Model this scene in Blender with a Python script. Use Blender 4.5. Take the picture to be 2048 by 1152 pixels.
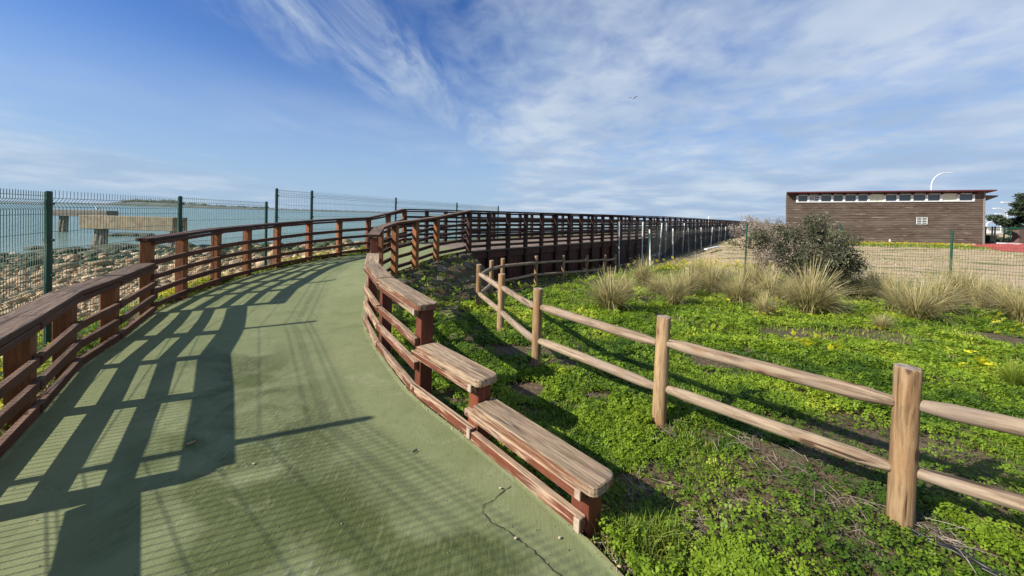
import bpy, bmesh, math, random
import numpy as np
from mathutils import Vector, Matrix, Euler
for o in list(bpy.data.objects): bpy.data.objects.remove(o)
S = bpy.context.scene; COL = S.collection
random.seed(7); RNG = np.random.default_rng(11)
R = math.radians
# ------------------------------------------------------------------ camera
EYE = Vector((0, 0, 1.6)); FPX = 740.0; SHIFT = .06426
cam = bpy.data.cameras.new("camera"); camo = bpy.data.objects.new("camera", cam); COL.objects.link(camo)
cam.sensor_width = 36; cam.lens = FPX/2048*36; cam.shift_y = -SHIFT; cam.clip_end = 20000; cam.clip_start = .05
ROT = Matrix.Rotation(R(90-1.0), 3, 'X') @ Matrix.Rotation(math.atan(.028), 3, 'Z')
camo.matrix_world = Matrix.Translation(EYE) @ ROT.to_4x4()
S.camera = camo
def ray(px, py):
    return ROT @ Vector(((px-1024)/FPX, -(py-(576-SHIFT*2048))/FPX, -1))
def atY(px, py, Y):
    d = ray(px, py); return EYE + d*(Y/d.y)
def atZ(px, py, z=0.0):
    d = ray(px, py); return EYE + d*((z-EYE.z)/d.z)
# ------------------------------------------------------------------ light
SUN_EL, SHAZ = 32.5, 24.0            # elevation; direction shadows run (deg from +X)
sd = Vector((math.cos(R(SHAZ))*math.cos(R(SUN_EL)), math.sin(R(SHAZ))*math.cos(R(SUN_EL)), -math.sin(R(SUN_EL))))
sl = bpy.data.lights.new("sun", 'SUN'); sl.energy = 5.0; sl.angle = R(.53); sl.color = (1, .93, .82)
so = bpy.data.objects.new("sun", sl); COL.objects.link(so); so.location = (-30, -15, 30)
so.rotation_euler = sd.to_track_quat('-Z', 'Y').to_euler()
W = bpy.data.worlds.new("World"); S.world = W; W.use_nodes = True
def setup_world():
    nt = W.node_tree; n = nt.nodes; l = nt.links; n.clear()
    out = n.new('ShaderNodeOutputWorld'); bg = n.new('ShaderNodeBackground'); bg.inputs[1].default_value = .05
    sky = n.new('ShaderNodeTexSky'); sky.sky_type = 'NISHITA'; sky.sun_disc = False
    sky.sun_elevation = R(SUN_EL); sky.sun_rotation = math.atan2(-sd.x, -sd.y)
    sky.air_density = 1.0; sky.dust_density = .6; sky.ozone_density = 2.5; sky.altitude = 0
    tc = n.new('ShaderNodeTexCoord'); sep = n.new('ShaderNodeSeparateXYZ'); l.new(tc.outputs['Generated'], sep.inputs[0])
    def M(op, a, b=None, c=None, clamp=False):
        m = n.new('ShaderNodeMath'); m.operation = op; m.use_clamp = clamp
        for i, v in enumerate((a, b, c)):
            if v is None: continue
            if isinstance(v, (int, float)): m.inputs[i].default_value = v
            else: l.new(v, m.inputs[i])
        return m.outputs[0]
    def SS(v, a, b, c=0, d=1):
        m = n.new('ShaderNodeMapRange'); m.interpolation_type = 'SMOOTHSTEP'
        l.new(v, m.inputs[0]); m.inputs[1].default_value = a; m.inputs[2].default_value = b
        m.inputs[3].default_value = c; m.inputs[4].default_value = d; return m.outputs[0]
    z = M('MAXIMUM', sep.outputs[2], 0.0); zz = M('ADD', z, .12)
    px = M('DIVIDE', sep.outputs[0], zz); py = M('DIVIDE', sep.outputs[1], zz)
    cmb = n.new('ShaderNodeCombineXYZ'); l.new(px, cmb.inputs[0]); l.new(py, cmb.inputs[1])
    def noise(scale, detail, rot=0, sc=(1, 1, 1), rough=.55, dist=0, off=(0, 0, 0)):
        mp = n.new('ShaderNodeMapping'); mp.inputs['Rotation'].default_value[2] = R(rot); mp.inputs['Scale'].default_value = sc
        mp.inputs['Location'].default_value = off
        l.new(cmb.outputs[0], mp.inputs[0]); t = n.new('ShaderNodeTexNoise'); l.new(mp.outputs[0], t.inputs['Vector'])
        t.inputs['Scale'].default_value = scale; t.inputs['Detail'].default_value = detail
        t.inputs['Roughness'].default_value = rough; t.inputs['Distortion'].default_value = dist
        return t.outputs[0]
    big = noise(.75, 7, 25, (1, .9, 1), .6, .5, (3.1, 1.7, 0))
    mott = noise(4.2, 5, 30, (1.15, .9, 1), .55, .3)
    # right-hand veil: coverage grows to the right
    cov = SS(px, -.85, .35)
    dens = M('ADD', M('MULTIPLY', big, .55), M('MULTIPLY', mott, .5))
    thr = M('MULTIPLY_ADD', cov, -.39, .64)
    veil = M('DIVIDE', M('SUBTRACT', dens, thr), .32, clamp=True)
    veil = M('MULTIPLY', veil, SS(px, -.8, .0))
    # the diagonal streak
    cx = M('MULTIPLY_ADD', py, .445, -1.52)
    wob = M('MULTIPLY_ADD', noise(1.1, 4, 0), .8, -.4)
    dd = M('ABSOLUTE', M('SUBTRACT', M('ADD', px, wob), cx))
    streak = M('MULTIPLY', SS(dd, .52, .04), SS(noise(1.6, 6, -20, (2.2, .6, 1), .62, .5), .33, .68))
    streak = M('MULTIPLY', streak, SS(py, 4.4, 2.8))
    # thin wisps low on the left
    wisp = SS(noise(.8, 6, 65, (.35, 1.2, 1), .6, .6, (5, 2, 0)), .56, .78, 0, .55)
    lowband = M('MULTIPLY', SS(noise(.5, 5, 0, (.6, .35, 1), .6, .5, (1, 9, 0)), .42, .62, 0, .75), SS(z, .32, .12))
    c = M('MAXIMUM', M('MAXIMUM', veil, streak), M('MAXIMUM', wisp, lowband))
    c = M('MULTIPLY', c, .86)
    # haze toward the horizon
    hz = SS(z, .42, .0, 0, .88)
    # blue of the open sky
    tint = n.new('ShaderNodeMix'); tint.data_type = 'RGBA'; tint.blend_type = 'MULTIPLY'; tint.inputs[0].default_value = 1
    l.new(sky.outputs[0], tint.inputs[6]); tint.inputs[7].default_value = (.63, 1.02, 1.66, 1)
    m1 = n.new('ShaderNodeMix'); m1.data_type = 'RGBA'; l.new(hz, m1.inputs[0]); l.new(tint.outputs[2], m1.inputs[6])
    m1.inputs[7].default_value = (4.7, 6.5, 8.7, 1)
    m2 = n.new('ShaderNodeMix'); m2.data_type = 'RGBA'; l.new(c, m2.inputs[0]); l.new(m1.outputs[2], m2.inputs[6])
    shade = n.new('ShaderNodeMix'); shade.data_type = 'RGBA'; l.new(SS(noise(1.3, 4, 20, (1, 1, 1), .5, 0, (8, 3, 0)), .35, .7), shade.inputs[0])
    shade.inputs[6].default_value = (4.5, 5.9, 8.1, 1); shade.inputs[7].default_value = (7.3, 8.3, 9.5, 1)
    l.new(shade.outputs[2], m2.inputs[7])
    l.new(m2.outputs[2], bg.inputs[0]); l.new(bg.outputs[0], out.inputs[0])
setup_world()
S.view_settings.view_transform = 'Standard'; S.view_settings.look = 'None'
S.view_settings.exposure = .8; S.view_settings.gamma = 1; S.view_settings.use_curve_mapping = False
# ------------------------------------------------------------------ materials
def new_mat(name):
    m = bpy.data.materials.new(name); m.use_nodes = True; nt = m.node_tree
    return m, nt, nt.nodes, nt.links, nt.nodes['Principled BSDF']
class NB:
    """small node helper"""
    def __init__(s, nt): s.nt = nt; s.n = nt.nodes; s.l = nt.links
    def put(s, sock, v):
        if isinstance(v, (int, float)): sock.default_value = v
        elif isinstance(v, (tuple, list)): sock.default_value = tuple(v) + ((1,) if len(v) == 3 and sock.type == 'RGBA' else ())
        else: s.l.new(v, sock)
    def coord(s, kind='Object', sc=(1, 1, 1), rnd=False, rot=(0, 0, 0)):
        t = s.n.new('ShaderNodeTexCoord'); mp = s.n.new('ShaderNodeMapping'); mp.inputs['Scale'].default_value = sc
        mp.inputs['Rotation'].default_value = rot
        s.l.new(t.outputs[kind], mp.inputs[0])
        if rnd:
            oi = s.n.new('ShaderNodeObjectInfo'); v = s.n.new('ShaderNodeVectorMath'); v.operation = 'SCALE'
            v.inputs[0].default_value = (37, 91, 53); s.l.new(oi.outputs['Random'], v.inputs['Scale']); s.l.new(v.outputs[0], mp.inputs['Location'])
        return mp.outputs[0]
    def world(s, sc=(1, 1, 1)):
        g = s.n.new('ShaderNodeNewGeometry'); mp = s.n.new('ShaderNodeMapping'); mp.inputs['Scale'].default_value = sc
        s.l.new(g.outputs['Position'], mp.inputs[0]); return mp.outputs[0]
    def noise(s, vec, scale, detail=4, rough=.55, dist=0):
        t = s.n.new('ShaderNodeTexNoise'); s.l.new(vec, t.inputs['Vector'])
        t.inputs['Scale'].default_value = scale; t.inputs['Detail'].default_value = detail
        t.inputs['Roughness'].default_value = rough; t.inputs['Distortion'].default_value = dist; return t.outputs[0]
    def voro(s, vec, scale, feature='F1', out='Distance'):
        t = s.n.new('ShaderNodeTexVoronoi'); t.feature = feature; s.l.new(vec, t.inputs['Vector']); t.inputs['Scale'].default_value = scale
        return t.outputs[out]
    def math(s, op, a, b=None, c=None, clamp=False):
        m = s.n.new('ShaderNodeMath'); m.operation = op; m.use_clamp = clamp
        for i, v in enumerate((a, b, c)):
            if v is not None: s.put(m.inputs[i], v)
        return m.outputs[0]
    def ss(s, v, a, b, c=0, d=1):
        m = s.n.new('ShaderNodeMapRange'); m.interpolation_type = 'SMOOTHSTEP'; s.put(m.inputs[0], v)
        for i, q in enumerate((a, b, c, d)): m.inputs[i+1].default_value = q
        return m.outputs[0]
    def mix(s, f, a, b, mode='MIX'):
        m = s.n.new('ShaderNodeMix'); m.data_type = 'RGBA'; m.blend_type = mode
        s.put(m.inputs[0], f); s.put(m.inputs[6], a); s.put(m.inputs[7], b); return m.outputs[2]
    def bump(s, h, strength=.4, dist=.01):
        b = s.n.new('ShaderNodeBump'); b.inputs['Strength'].default_value = strength; b.inputs['Distance'].default_value = dist
        s.l.new(h, b.inputs['Height']); return b.outputs[0]
    def normz(s):
        g = s.n.new('ShaderNodeNewGeometry'); x = s.n.new('ShaderNodeSeparateXYZ'); s.l.new(g.outputs['Normal'], x.inputs[0]); return x.outputs[2]
    def rand(s): return s.n.new('ShaderNodeObjectInfo').outputs['Random']
    def attr(s, name, out='Fac'):
        a = s.n.new('ShaderNodeAttribute'); a.attribute_name = name; return a.outputs[out]

def wood(name, paint, paint2, bare, bare2, wear, topwear, axis=0, rough=.75):
    m, nt, n, l, b = new_mat(name); k = NB(nt)
    sc = [22, 22, 22]; sc[axis] = 1.3
    v = k.coord('Object', tuple(sc), True)
    sc2 = [5, 5, 5]; sc2[axis] = 1.1
    v2 = k.coord('Object', tuple(sc2), True)
    g1 = k.noise(v, 1.6, 6, .6, .6); g2 = k.noise(v, 5.5, 4, .6); big = k.noise(v2, 1.3, 4, .55, .3)
    g = k.math('MULTIPLY_ADD', g2, .45, k.math('MULTIPLY', g1, .6))
    bc = k.mix(k.ss(g, .40, .62), bare2, bare)
    bc = k.mix(k.ss(g1, .36, .30), bc, tuple(c*.35 for c in bare2))
    ssc = [70, 70, 70]; ssc[axis] = 1.6
    spl = k.noise(k.coord('Object', tuple(ssc), True), 1.0, 2, .5, .3); sf = k.ss(spl, .34, .29)
    kn = [8, 8, 8]; kn[axis] = 2.6; kd = k.voro(k.coord('Object', tuple(kn), True), 1.0)
    bc = k.mix(k.ss(kd, .13, .05, 0, .85), bc, tuple(c*.28 for c in bare2)); bc = k.mix(k.math('MULTIPLY', sf, .85), bc, (.018, .011, .007))
    gr = k.noise(k.coord('Object', (3, 3, 3), True), 1.5, 5, .6); bc = k.mix(k.ss(gr, .5, .75, 0, .55), bc, (.17, .155, .135))
    pc = k.mix(k.ss(big, .35, .65), paint, paint2)
    pc = k.mix(k.ss(g2, .3, .7), k.mix(.45, pc, (0.01, .006, .004)), pc); pc = k.mix(k.math('MULTIPLY', sf, .5), pc, (.01, .006, .004)); pc = k.mix(k.ss(gr, .55, .8, 0, .35), pc, (.16, .13, .11))
    mask = k.math('ADD', k.math('MULTIPLY', big, .6), k.math('MULTIPLY', g, .4))
    top = k.ss(k.normz(), .3, .9, 0, topwear)
    thr = k.math('ADD', k.math('ADD', mask, top), wear)
    f = k.ss(thr, .98, 1.06)
    col = k.mix(f, pc, bc)
    rv = k.math('MULTIPLY_ADD', k.rand(), .3, .60)
    hs = n.new('ShaderNodeHueSaturation'); l.new(rv, hs.inputs['Value']); l.new(col, hs.inputs['Color'])
    l.new(hs.outputs[0], b.inputs['Base Color'])
    l.new(k.ss(f, 0, 1, rough-.15, .9), b.inputs['Roughness']); b.inputs['Specular IOR Level'].default_value = .3
    l.new(k.bump(k.math('MULTIPLY_ADD', sf, -.6, k.math('MULTIPLY_ADD', f, -.25, g)), .75, .007), b.inputs['Normal'])
    return m
MW = {}
MW['left'] = wood('wood_left_rail', (.15, .045, .020), (.10, .030, .015), (.22, .13, .085), (.09, .05, .032), .22, .42)
MW['leftcap'] = wood('wood_left_cap', (.13, .045, .025), (.10, .035, .02), (.24, .165, .115), (.085, .052, .037), .34, .7)
MW['leftpost'] = wood('wood_left_post', (.36, .14, .045), (.25, .085, .03), (.42, .23, .11), (.26, .12, .05), .30, .3, axis=2)
MW['right'] = wood('wood_right_rail', (.21, .065, .032), (.15, .045, .025), (.47, .33, .22), (.22, .135, .085), .48, .6)
MW['rightcap'] = wood('wood_right_cap', (.27, .11, .055), (.2, .08, .045), (.43, .315, .205), (.17, .115, .072), .52, 1.0)
MW['rightpost'] = wood('wood_right_post', (.25, .072, .034), (.18, .045, .025), (.42, .26, .15), (.22, .12, .07), .26, .4, axis=2)
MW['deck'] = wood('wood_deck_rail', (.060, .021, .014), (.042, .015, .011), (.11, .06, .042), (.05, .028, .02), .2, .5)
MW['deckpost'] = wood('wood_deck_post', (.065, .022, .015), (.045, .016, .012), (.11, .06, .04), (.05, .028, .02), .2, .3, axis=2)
MW['skirt'] = wood('wood_skirt', (.15, .050, .034), (.10, .036, .026), (.07, .04, .03), (.04, .02, .017), .15, .2, axis=2)
MW['plank'] = wood('wood_plank', (.17, .12, .095), (.13, .09, .07), (.26, .20, .16), (.13, .095, .075), .4, .3)

def log_mat(name, axis):
    m, nt, n, l, b = new_mat(name); k = NB(nt)
    sc = [14, 14, 14]; sc[axis] = 1.1
    v = k.coord('Object', tuple(sc), True)
    sk = [9, 9, 9]; sk[axis] = 3.2
    vk = k.coord('Object', tuple(sk), True)
    g1 = k.noise(v, 1.5, 5, .6, 1.4); g2 = k.noise(v, 6, 4, .6)
    big = k.noise(k.coord('Object', (2, 2, 2), True), 1.6, 3)
    g = k.math('MULTIPLY_ADD', g2, .4, k.math('MULTIPLY', g1, .6))
    if axis == 2: A, B = (.46, .315, .17), (.19, .11, .052)
    else: A, B = (.43, .33, .225), (.19, .125, .08)
    c = k.mix(k.ss(g, .36, .62), B, A)
    c = k.mix(k.ss(big, .45, .7, 0, .7), c, (.33, .26, .20) if axis != 2 else (.33, .17, .07))
    d = k.voro(vk, 1.0)
    c = k.mix(k.ss(d, .30, .16, 0, .45), c, (.30, .17, .085)); c = k.mix(k.ss(d, .17, .09, 0, .9), c, (.085, .045, .024))
    c = k.mix(k.ss(g1, .33, .28, 0, .7), c, (.08, .05, .03))
    sc3 = [30, 30, 30]; sc3[axis] = .9; ck = k.noise(k.coord('Object', tuple(sc3), True), 1.0, 2, .5, .4); cf = k.ss(ck, .33, .29)
    c = k.mix(k.math('MULTIPLY', cf, .85), c, (.03, .018, .01)); g = k.math('MULTIPLY_ADD', cf, -.8, g)
    ck2 = k.noise(k.coord('Object', (60, 60, 60), True), 1.0, 3); c = k.mix(k.ss(ck2, .6, .75, 0, .4), c, (.12, .09, .065))
    hs = n.new('ShaderNodeHueSaturation'); l.new(k.math('MULTIPLY_ADD', k.rand(), .2, .64), hs.inputs['Value']); l.new(c, hs.inputs['Color'])
    l.new(hs.outputs[0], b.inputs['Base Color']); b.inputs['Roughness'].default_value = .82; b.inputs['Specular IOR Level'].default_value = .25
    l.new(k.bump(g, .6, .006), b.inputs['Normal']); return m
ML = {0: log_mat('log_rail', 0), 2: log_mat('log_post', 2)}
def end_grain():
    m, nt, n, l, b = new_mat('log_end'); k = NB(nt)
    c = k.mix(k.ss(k.noise(k.coord('Object', (1, 1, 1), True), 30, 5), .35, .65), (.16, .12, .09), (.34, .27, .2))
    l.new(c, b.inputs['Base Color']); b.inputs['Roughness'].default_value = .9; return m
ML['end'] = end_grain()

def simple(name, col, rough=.6, metal=0, col2=None, nscale=8, bump=0, spec=.5):
    m, nt, n, l, b = new_mat(name); k = NB(nt)
    v = k.coord('Object', (1, 1, 1), True)
    nz = k.noise(v, nscale, 5)
    l.new(k.mix(k.ss(nz, .3, .7), col, col2 or tuple(c*.75 for c in col)), b.inputs['Base Color'])
    b.inputs['Roughness'].default_value = rough; b.inputs['Metallic'].default_value = metal; b.inputs['Specular IOR Level'].default_value = spec
    if bump: l.new(k.bump(nz, bump, .02), b.inputs['Normal'])
    return m
MG = simple('green_coated_steel', (.009, .060, .036), .42, 0, (.007, .042, .027), 6)
MGW = simple('green_wire', (.012, .075, .045), .4, 0)
MWP = simple('white_painted', (.72, .73, .72), .5, 0, (.55, .56, .54), 5)
MGALV = simple('galvanised', (.42, .44, .45), .5, .3)

def leaf_mat(name, c1, c2, c3, trans=.45, attr='tint', rough=.5):
    m, nt, n, l, b = new_mat(name); k = NB(nt)
    t = k.attr(attr)
    c = k.mix(k.ss(t, 0, .55), c1, c2); c = k.mix(k.ss(t, .55, 1), c, c3)
    l.new(c, b.inputs['Base Color']); b.inputs['Roughness'].default_value = rough; b.inputs['Specular IOR Level'].default_value = .3
    tr = n.new('ShaderNodeBsdfTranslucent'); l.new(c, tr.inputs[0])
    mx = n.new('ShaderNodeMixShader'); mx.inputs[0].default_value = trans
    out = n['Material Output']; l.new(b.outputs[0], mx.inputs[1]); l.new(tr.outputs[0], mx.inputs[2]); l.new(mx.outputs[0], out.inputs[0])
    return m
M_CLOVER = leaf_mat('clover_leaf', (.060, .125, .012), (.215, .325, .023), (.43, .49, .045))
M_GRASS = leaf_mat('grass_blade', (.07, .14, .015), (.20, .28, .025), (.34, .35, .08), .4)
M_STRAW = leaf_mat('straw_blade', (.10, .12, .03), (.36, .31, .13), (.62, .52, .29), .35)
M_OLIVE = leaf_mat('olive_leaf', (.016, .022, .010), (.05, .058, .028), (.17, .16, .095), .2)
M_TWIG = leaf_mat('dry_twig', (.10, .08, .06), (.22, .18, .14), (.36, .31, .25), .0, rough=.9)
M_HEDGE = leaf_mat('dark_leaf', (.012, .022, .012), (.03, .05, .022), (.07, .085, .045), .2)
M_FLOWER = leaf_mat('yellow_petal', (.70, .62, .02), (.85, .78, .03), (.9, .86, .25), .4)
M_BARK = simple('bark', (.16, .12, .09), .9, 0, (.08, .06, .045), 14, .5)

def path_mat():
    m, nt, n, l, b = new_mat('green_painted_concrete'); k = NB(nt)
    w = k.world()
    fine = k.noise(w, 160, 3, .6); mid = k.noise(w, 9, 6, .65); big = k.noise(w, .9, 5, .6, .3)
    # brushed strokes
    ws = k.world((1, 1, 1)); mp = n.new('ShaderNodeMapping'); mp.inputs['Rotation'].default_value[2] = R(-38); mp.inputs['Scale'].default_value = (55, 9, 1)
    l.new(ws, mp.inputs[0]); st = k.noise(mp.outputs[0], 1.0, 4, .65, .6)
    base = k.mix(k.ss(big, .35, .68), (.152, .176, .076), (.186, .203, .097))
    base = k.mix(k.ss(mid, .35, .7, 0, .35), base, (.125, .145, .058))
    # worn mossy patches centred where people pass
    patch = k.math('MULTIPLY', k.ss(k.noise(w, 1.25, 5, .6, .5), .40, .56), k.ss(k.attr('wear'), .25, .8))
    pf = k.math('MULTIPLY', patch, k.ss(k.math('MULTIPLY_ADD', st, .8, k.math('MULTIPLY', fine, .35)), .44, .62, .35, 1))
    col = k.mix(pf, base, (.052, .064, .016))
    pale = k.math('MULTIPLY', k.ss(st, .52, .66, 0, .55), k.ss(k.attr('wear'), .2, .9))
    col = k.mix(pale, col, (.235, .255, .165))
    mo = k.math('MULTIPLY_ADD', k.noise(w, 3.5, 5, .65, .6), .9, k.attr('moss'))
    mo = k.math('MULTIPLY', k.ss(mo, .72, 1.15), k.ss(k.math('MULTIPLY_ADD', st, .7, k.math('MULTIPLY', fine, .5)), .46, .72, .45, 1))
    col = k.mix(mo, col, (.052, .068, .014))
    edge = k.attr('edge'); dirt = k.math('MULTIPLY', k.ss(k.math('MULTIPLY_ADD', mid, .5, edge), .95, 1.3), .75)
    col = k.mix(dirt, col, (.10, .085, .045))
    col = k.mix(k.ss(fine, .44, .3, 0, .5), col, (.07, .08, .04))
    sp_ = k.noise(w, 55, 2, .5); col = k.mix(k.ss(sp_, .68, .74, 0, .7), col, (.05, .05, .025))
    stn = k.noise(w, 2.6, 6, .7, .8); col = k.mix(k.ss(stn, .50, .66, 0, .5), col, (.10, .125, .05)); col = k.mix(k.ss(stn, .42, .30, 0, .4), col, (.24, .255, .150))
    l.new(col, b.inputs['Base Color']); l.new(k.ss(big, .3, .7, .72, .84), b.inputs['Roughness']); b.inputs['Specular IOR Level'].default_value = .3
    h = k.math('ADD', k.math('MULTIPLY', fine, .3), k.math('ADD', k.math('MULTIPLY', mid, .35), k.math('MULTIPLY', st, .35)))
    l.new(k.bump(h, .8, .008), b.inputs['Normal']); return m
def ground_mat():
    m, nt, n, l, b = new_mat('ground_soil'); k = NB(nt)
    w = k.world(); mk = k.attr('mask', 'Color'); sp = n.new('ShaderNodeSeparateColor'); l.new(mk, sp.inputs[0])
    f = k.noise(w, 40, 6, .65); md = k.noise(w, 5, 5, .6); bg = k.noise(w, .6, 5, .6)
    soil = k.mix(k.ss(f, .35, .65), (.055, .038, .022), (.15, .105, .065))
    soil = k.mix(k.ss(md, .45, .7, 0, .75), soil, (.06, .095, .025))
    soil = k.mix(k.ss(bg, .5, .7, 0, .5), soil, (.16, .13, .075))
    wy = k.world((.35, 1.6, 1)); sy = k.noise(wy, 1.3, 6, .65, .4)
    sand = k.mix(k.ss(f, .3, .7), (.33, .235, .14), (.52, .41, .27))
    sand = k.mix(k.ss(sy, .50, .60, 0, .85), sand, (.12, .14, .045))
    vb = k.voro(k.world((1, 1, 1)), 11.0, 'F1', 'Color'); sv = n.new('ShaderNodeSeparateColor'); l.new(vb, sv.inputs[0])
    beach = k.mix(sv.outputs[0], (.20, .14, .08), (.42, .31, .20))
    beach = k.mix(k.ss(md, .55, .68, 0, .8), beach, (.15, .10, .065))
    algae = k.mix(k.ss(md, .35, .65), (.04, .05, .015), (.13, .13, .045))
    algae = k.mix(k.ss(f, .58, .66, 0, .7), algae, (.33, .27, .18))
    c = k.mix(sp.outputs[1], soil, sand); c = k.mix(sp.outputs[0], c, beach); c = k.mix(sp.outputs[2], c, algae)
    l.new(c, b.inputs['Base Color']); b.inputs['Roughness'].default_value = .93; b.inputs['Specular IOR Level'].default_value = .2
    l.new(k.bump(k.math('ADD', f, md), .7, .03), b.inputs['Normal']); return m
# ------------------------------------------------------------------ helpers
def tag(o, label=None, cat=None, group=None, kind=None):
    if label: o['label'] = label
    if cat: o['category'] = cat
    if group: o['group'] = group
    if kind: o['kind'] = kind
    return o
def empty(name, loc=(0, 0, 0)):
    o = bpy.data.objects.new(name, None); COL.objects.link(o); o.location = loc; o.empty_display_size = .2; return o
def wmat(o):
    m = o.matrix_basis.copy()
    return wmat(o.parent) @ m if o.parent else m
def link(name, me, parent=None, M=None):
    o = bpy.data.objects.new(name, me); COL.objects.link(o)
    M = M or Matrix.Identity(4)
    if parent: o.parent = parent; M = wmat(parent).inverted() @ M
    o.matrix_basis = M; return o
def np_mesh(name, V, F, mat, attrs=None, smooth=False):
    V = np.asarray(V, np.float32); F = np.asarray(F, np.int32); k = F.shape[1]
    me = bpy.data.meshes.new(name); me.vertices.add(len(V)); me.vertices.foreach_set('co', V.ravel())
    me.loops.add(F.size); me.loops.foreach_set('vertex_index', F.ravel()); me.polygons.add(len(F))
    me.polygons.foreach_set('loop_start', np.arange(0, F.size, k, dtype=np.int32)); me.polygons.foreach_set('loop_total', np.full(len(F), k, np.int32))
    if smooth: me.polygons.foreach_set('use_smooth', np.ones(len(F), bool))
    if attrs:
        for a, d in attrs.items():
            d = np.asarray(d, np.float32)
            if d.ndim == 2:
                t = me.attributes.new(a, 'FLOAT_COLOR', 'POINT'); t.data.foreach_set('color', d.ravel())
            else:
                t = me.attributes.new(a, 'FLOAT', 'POINT'); t.data.foreach_set('value', d)
    me.update(calc_edges=True)
    for mm in (mat if isinstance(mat, (list, tuple)) else [mat]): me.materials.append(mm)
    return me
def bm_mesh(name, bm, mat, smooth=False):
    me = bpy.data.meshes.new(name); bm.to_mesh(me); bm.free()
    for mm in (mat if isinstance(mat, (list, tuple)) else [mat]): me.materials.append(mm)
    if smooth: me.polygons.foreach_set('use_smooth', [True]*len(me.polygons))
    return me
def box_bm(x0, x1, y0, y1, z0, z1, bev=0, bm=None):
    own = bm is None; bm = bm or bmesh.new()
    g = bmesh.ops.create_cube(bm, size=1); vs = g['verts']
    for v in vs: v.co = Vector(((x0+x1)/2+v.co.x*(x1-x0), (y0+y1)/2+v.co.y*(y1-y0), (z0+z1)/2+v.co.z*(z1-z0)))
    if bev:
        es = list({e for v in vs for e in v.link_edges}); bmesh.ops.bevel(bm, geom=es, offset=bev, segments=1, affect='EDGES', profile=.5)
    return bm
def box_part(name, parent, x0, x1, y0, y1, z0, z1, mat, bev=0, M=None):
    return link(name, bm_mesh(name, box_bm(x0, x1, y0, y1, z0, z1, bev), mat), parent, M)
def prism(outline, z0, z1, bev=0, bm=None):
    """outline: 2D points; extruded z0..z1 (z may be a function of the point)"""
    bm = bm or bmesh.new()
    f0 = z0 if callable(z0) else (lambda p: z0); f1 = z1 if callable(z1) else (lambda p: z1)
    b = [bm.verts.new((p[0], p[1], f0(p))) for p in outline]; t = [bm.verts.new((p[0], p[1], f1(p))) for p in outline]
    n = len(outline); fs = [bm.faces.new(list(reversed(b))), bm.faces.new(t)]
    for i in range(n): fs.append(bm.faces.new((b[i], b[(i+1) % n], t[(i+1) % n], t[i])))
    bmesh.ops.recalc_face_normals(bm, faces=fs)
    if bev:
        es = list({e for f in fs[:2] for e in f.edges}); bmesh.ops.bevel(bm, geom=es, offset=bev, segments=1, affect='EDGES')
    return bm
def frame(p0, p1):
    """matrix with +X along p0->p1, Z as up as possible, origin p0; and length"""
    d = (p1-p0); L = d.length; x = d.normalized(); y = Vector((0, 0, 1)).cross(x).normalized(); z = x.cross(y)
    M = Matrix((x, y, z)).transposed().to_4x4(); M.translation = p0; return M, L
def board(name, parent, p0, p1, w, t, mat, bev=.004):
    M, L = frame(Vector(p0), Vector(p1))
    return link(name, bm_mesh(name, box_bm(0, L, -w/2, w/2, -t/2, t/2, bev), mat), parent, M)
def tubes(paths, rad, sides=3, mat=None, name='tubes', tint=None, smooth=True):
    """paths: list of (k,3) arrays; rad: float or list of arrays"""
    V = []; F = []; T = []; off = 0
    ang = np.arange(sides)*2*np.pi/sides
    for i, P in enumerate(paths):
        P = np.asarray(P, float); k = len(P); r = rad if np.isscalar(rad) else rad[i]; r = np.broadcast_to(r, (k,))
        d = np.gradient(P, axis=0); d /= np.linalg.norm(d, axis=1)[:, None]+1e-9
        ref = np.tile([0., 0., 1.], (k, 1)) if abs(d[:, 2]).mean() < .8 else np.tile([1., 0, 0], (k, 1))
        a = np.cross(d, ref); a /= np.linalg.norm(a, axis=1)[:, None]+1e-9; b = np.cross(d, a)
        ring = P[:, None, :] + r[:, None, None]*(np.cos(ang)[None, :, None]*a[:, None, :] + np.sin(ang)[None, :, None]*b[:, None, :])
        V.append(ring.reshape(-1, 3))
        if tint is not None: T.append(np.full(k*sides, tint[i]))
        for q in range(k-1):
            for s in range(sides):
                s2 = (s+1) % sides; F.append((off+q*sides+s, off+q*sides+s2, off+(q+1)*sides+s2, off+(q+1)*sides+s))
        off += k*sides
    return np_mesh(name, np.concatenate(V), F, mat, {'tint': np.concatenate(T)} if tint is not None else None, smooth)
class Noise2:
    def __init__(s, seed): s.g = np.random.default_rng(seed).random((256, 256))
    def one(s, x, y):
        xi = np.floor(x).astype(int); yi = np.floor(y).astype(int); fx = x-xi; fy = y-yi
        fx = fx*fx*(3-2*fx); fy = fy*fy*(3-2*fy); g = s.g
        a = g[xi % 256, yi % 256]; b = g[(xi+1) % 256, yi % 256]; c = g[xi % 256, (yi+1) % 256]; d = g[(xi+1) % 256, (yi+1) % 256]
        return (a*(1-fx)+b*fx)*(1-fy)+(c*(1-fx)+d*fx)*fy
    def __call__(s, x, y, sc=1., o=3):
        r = 0; t = 0; a = 1
        for i in range(o): r = r + a*s.one(x*sc*2**i+17*i, y*sc*2**i+31*i); t += a; a *= .5
        return r/t
N1, N2, N3 = Noise2(1), Noise2(2), Noise2(3)
def sstep(x, a, b): t = np.clip((x-a)/(b-a), 0, 1); return t*t*(3-2*t)
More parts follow.
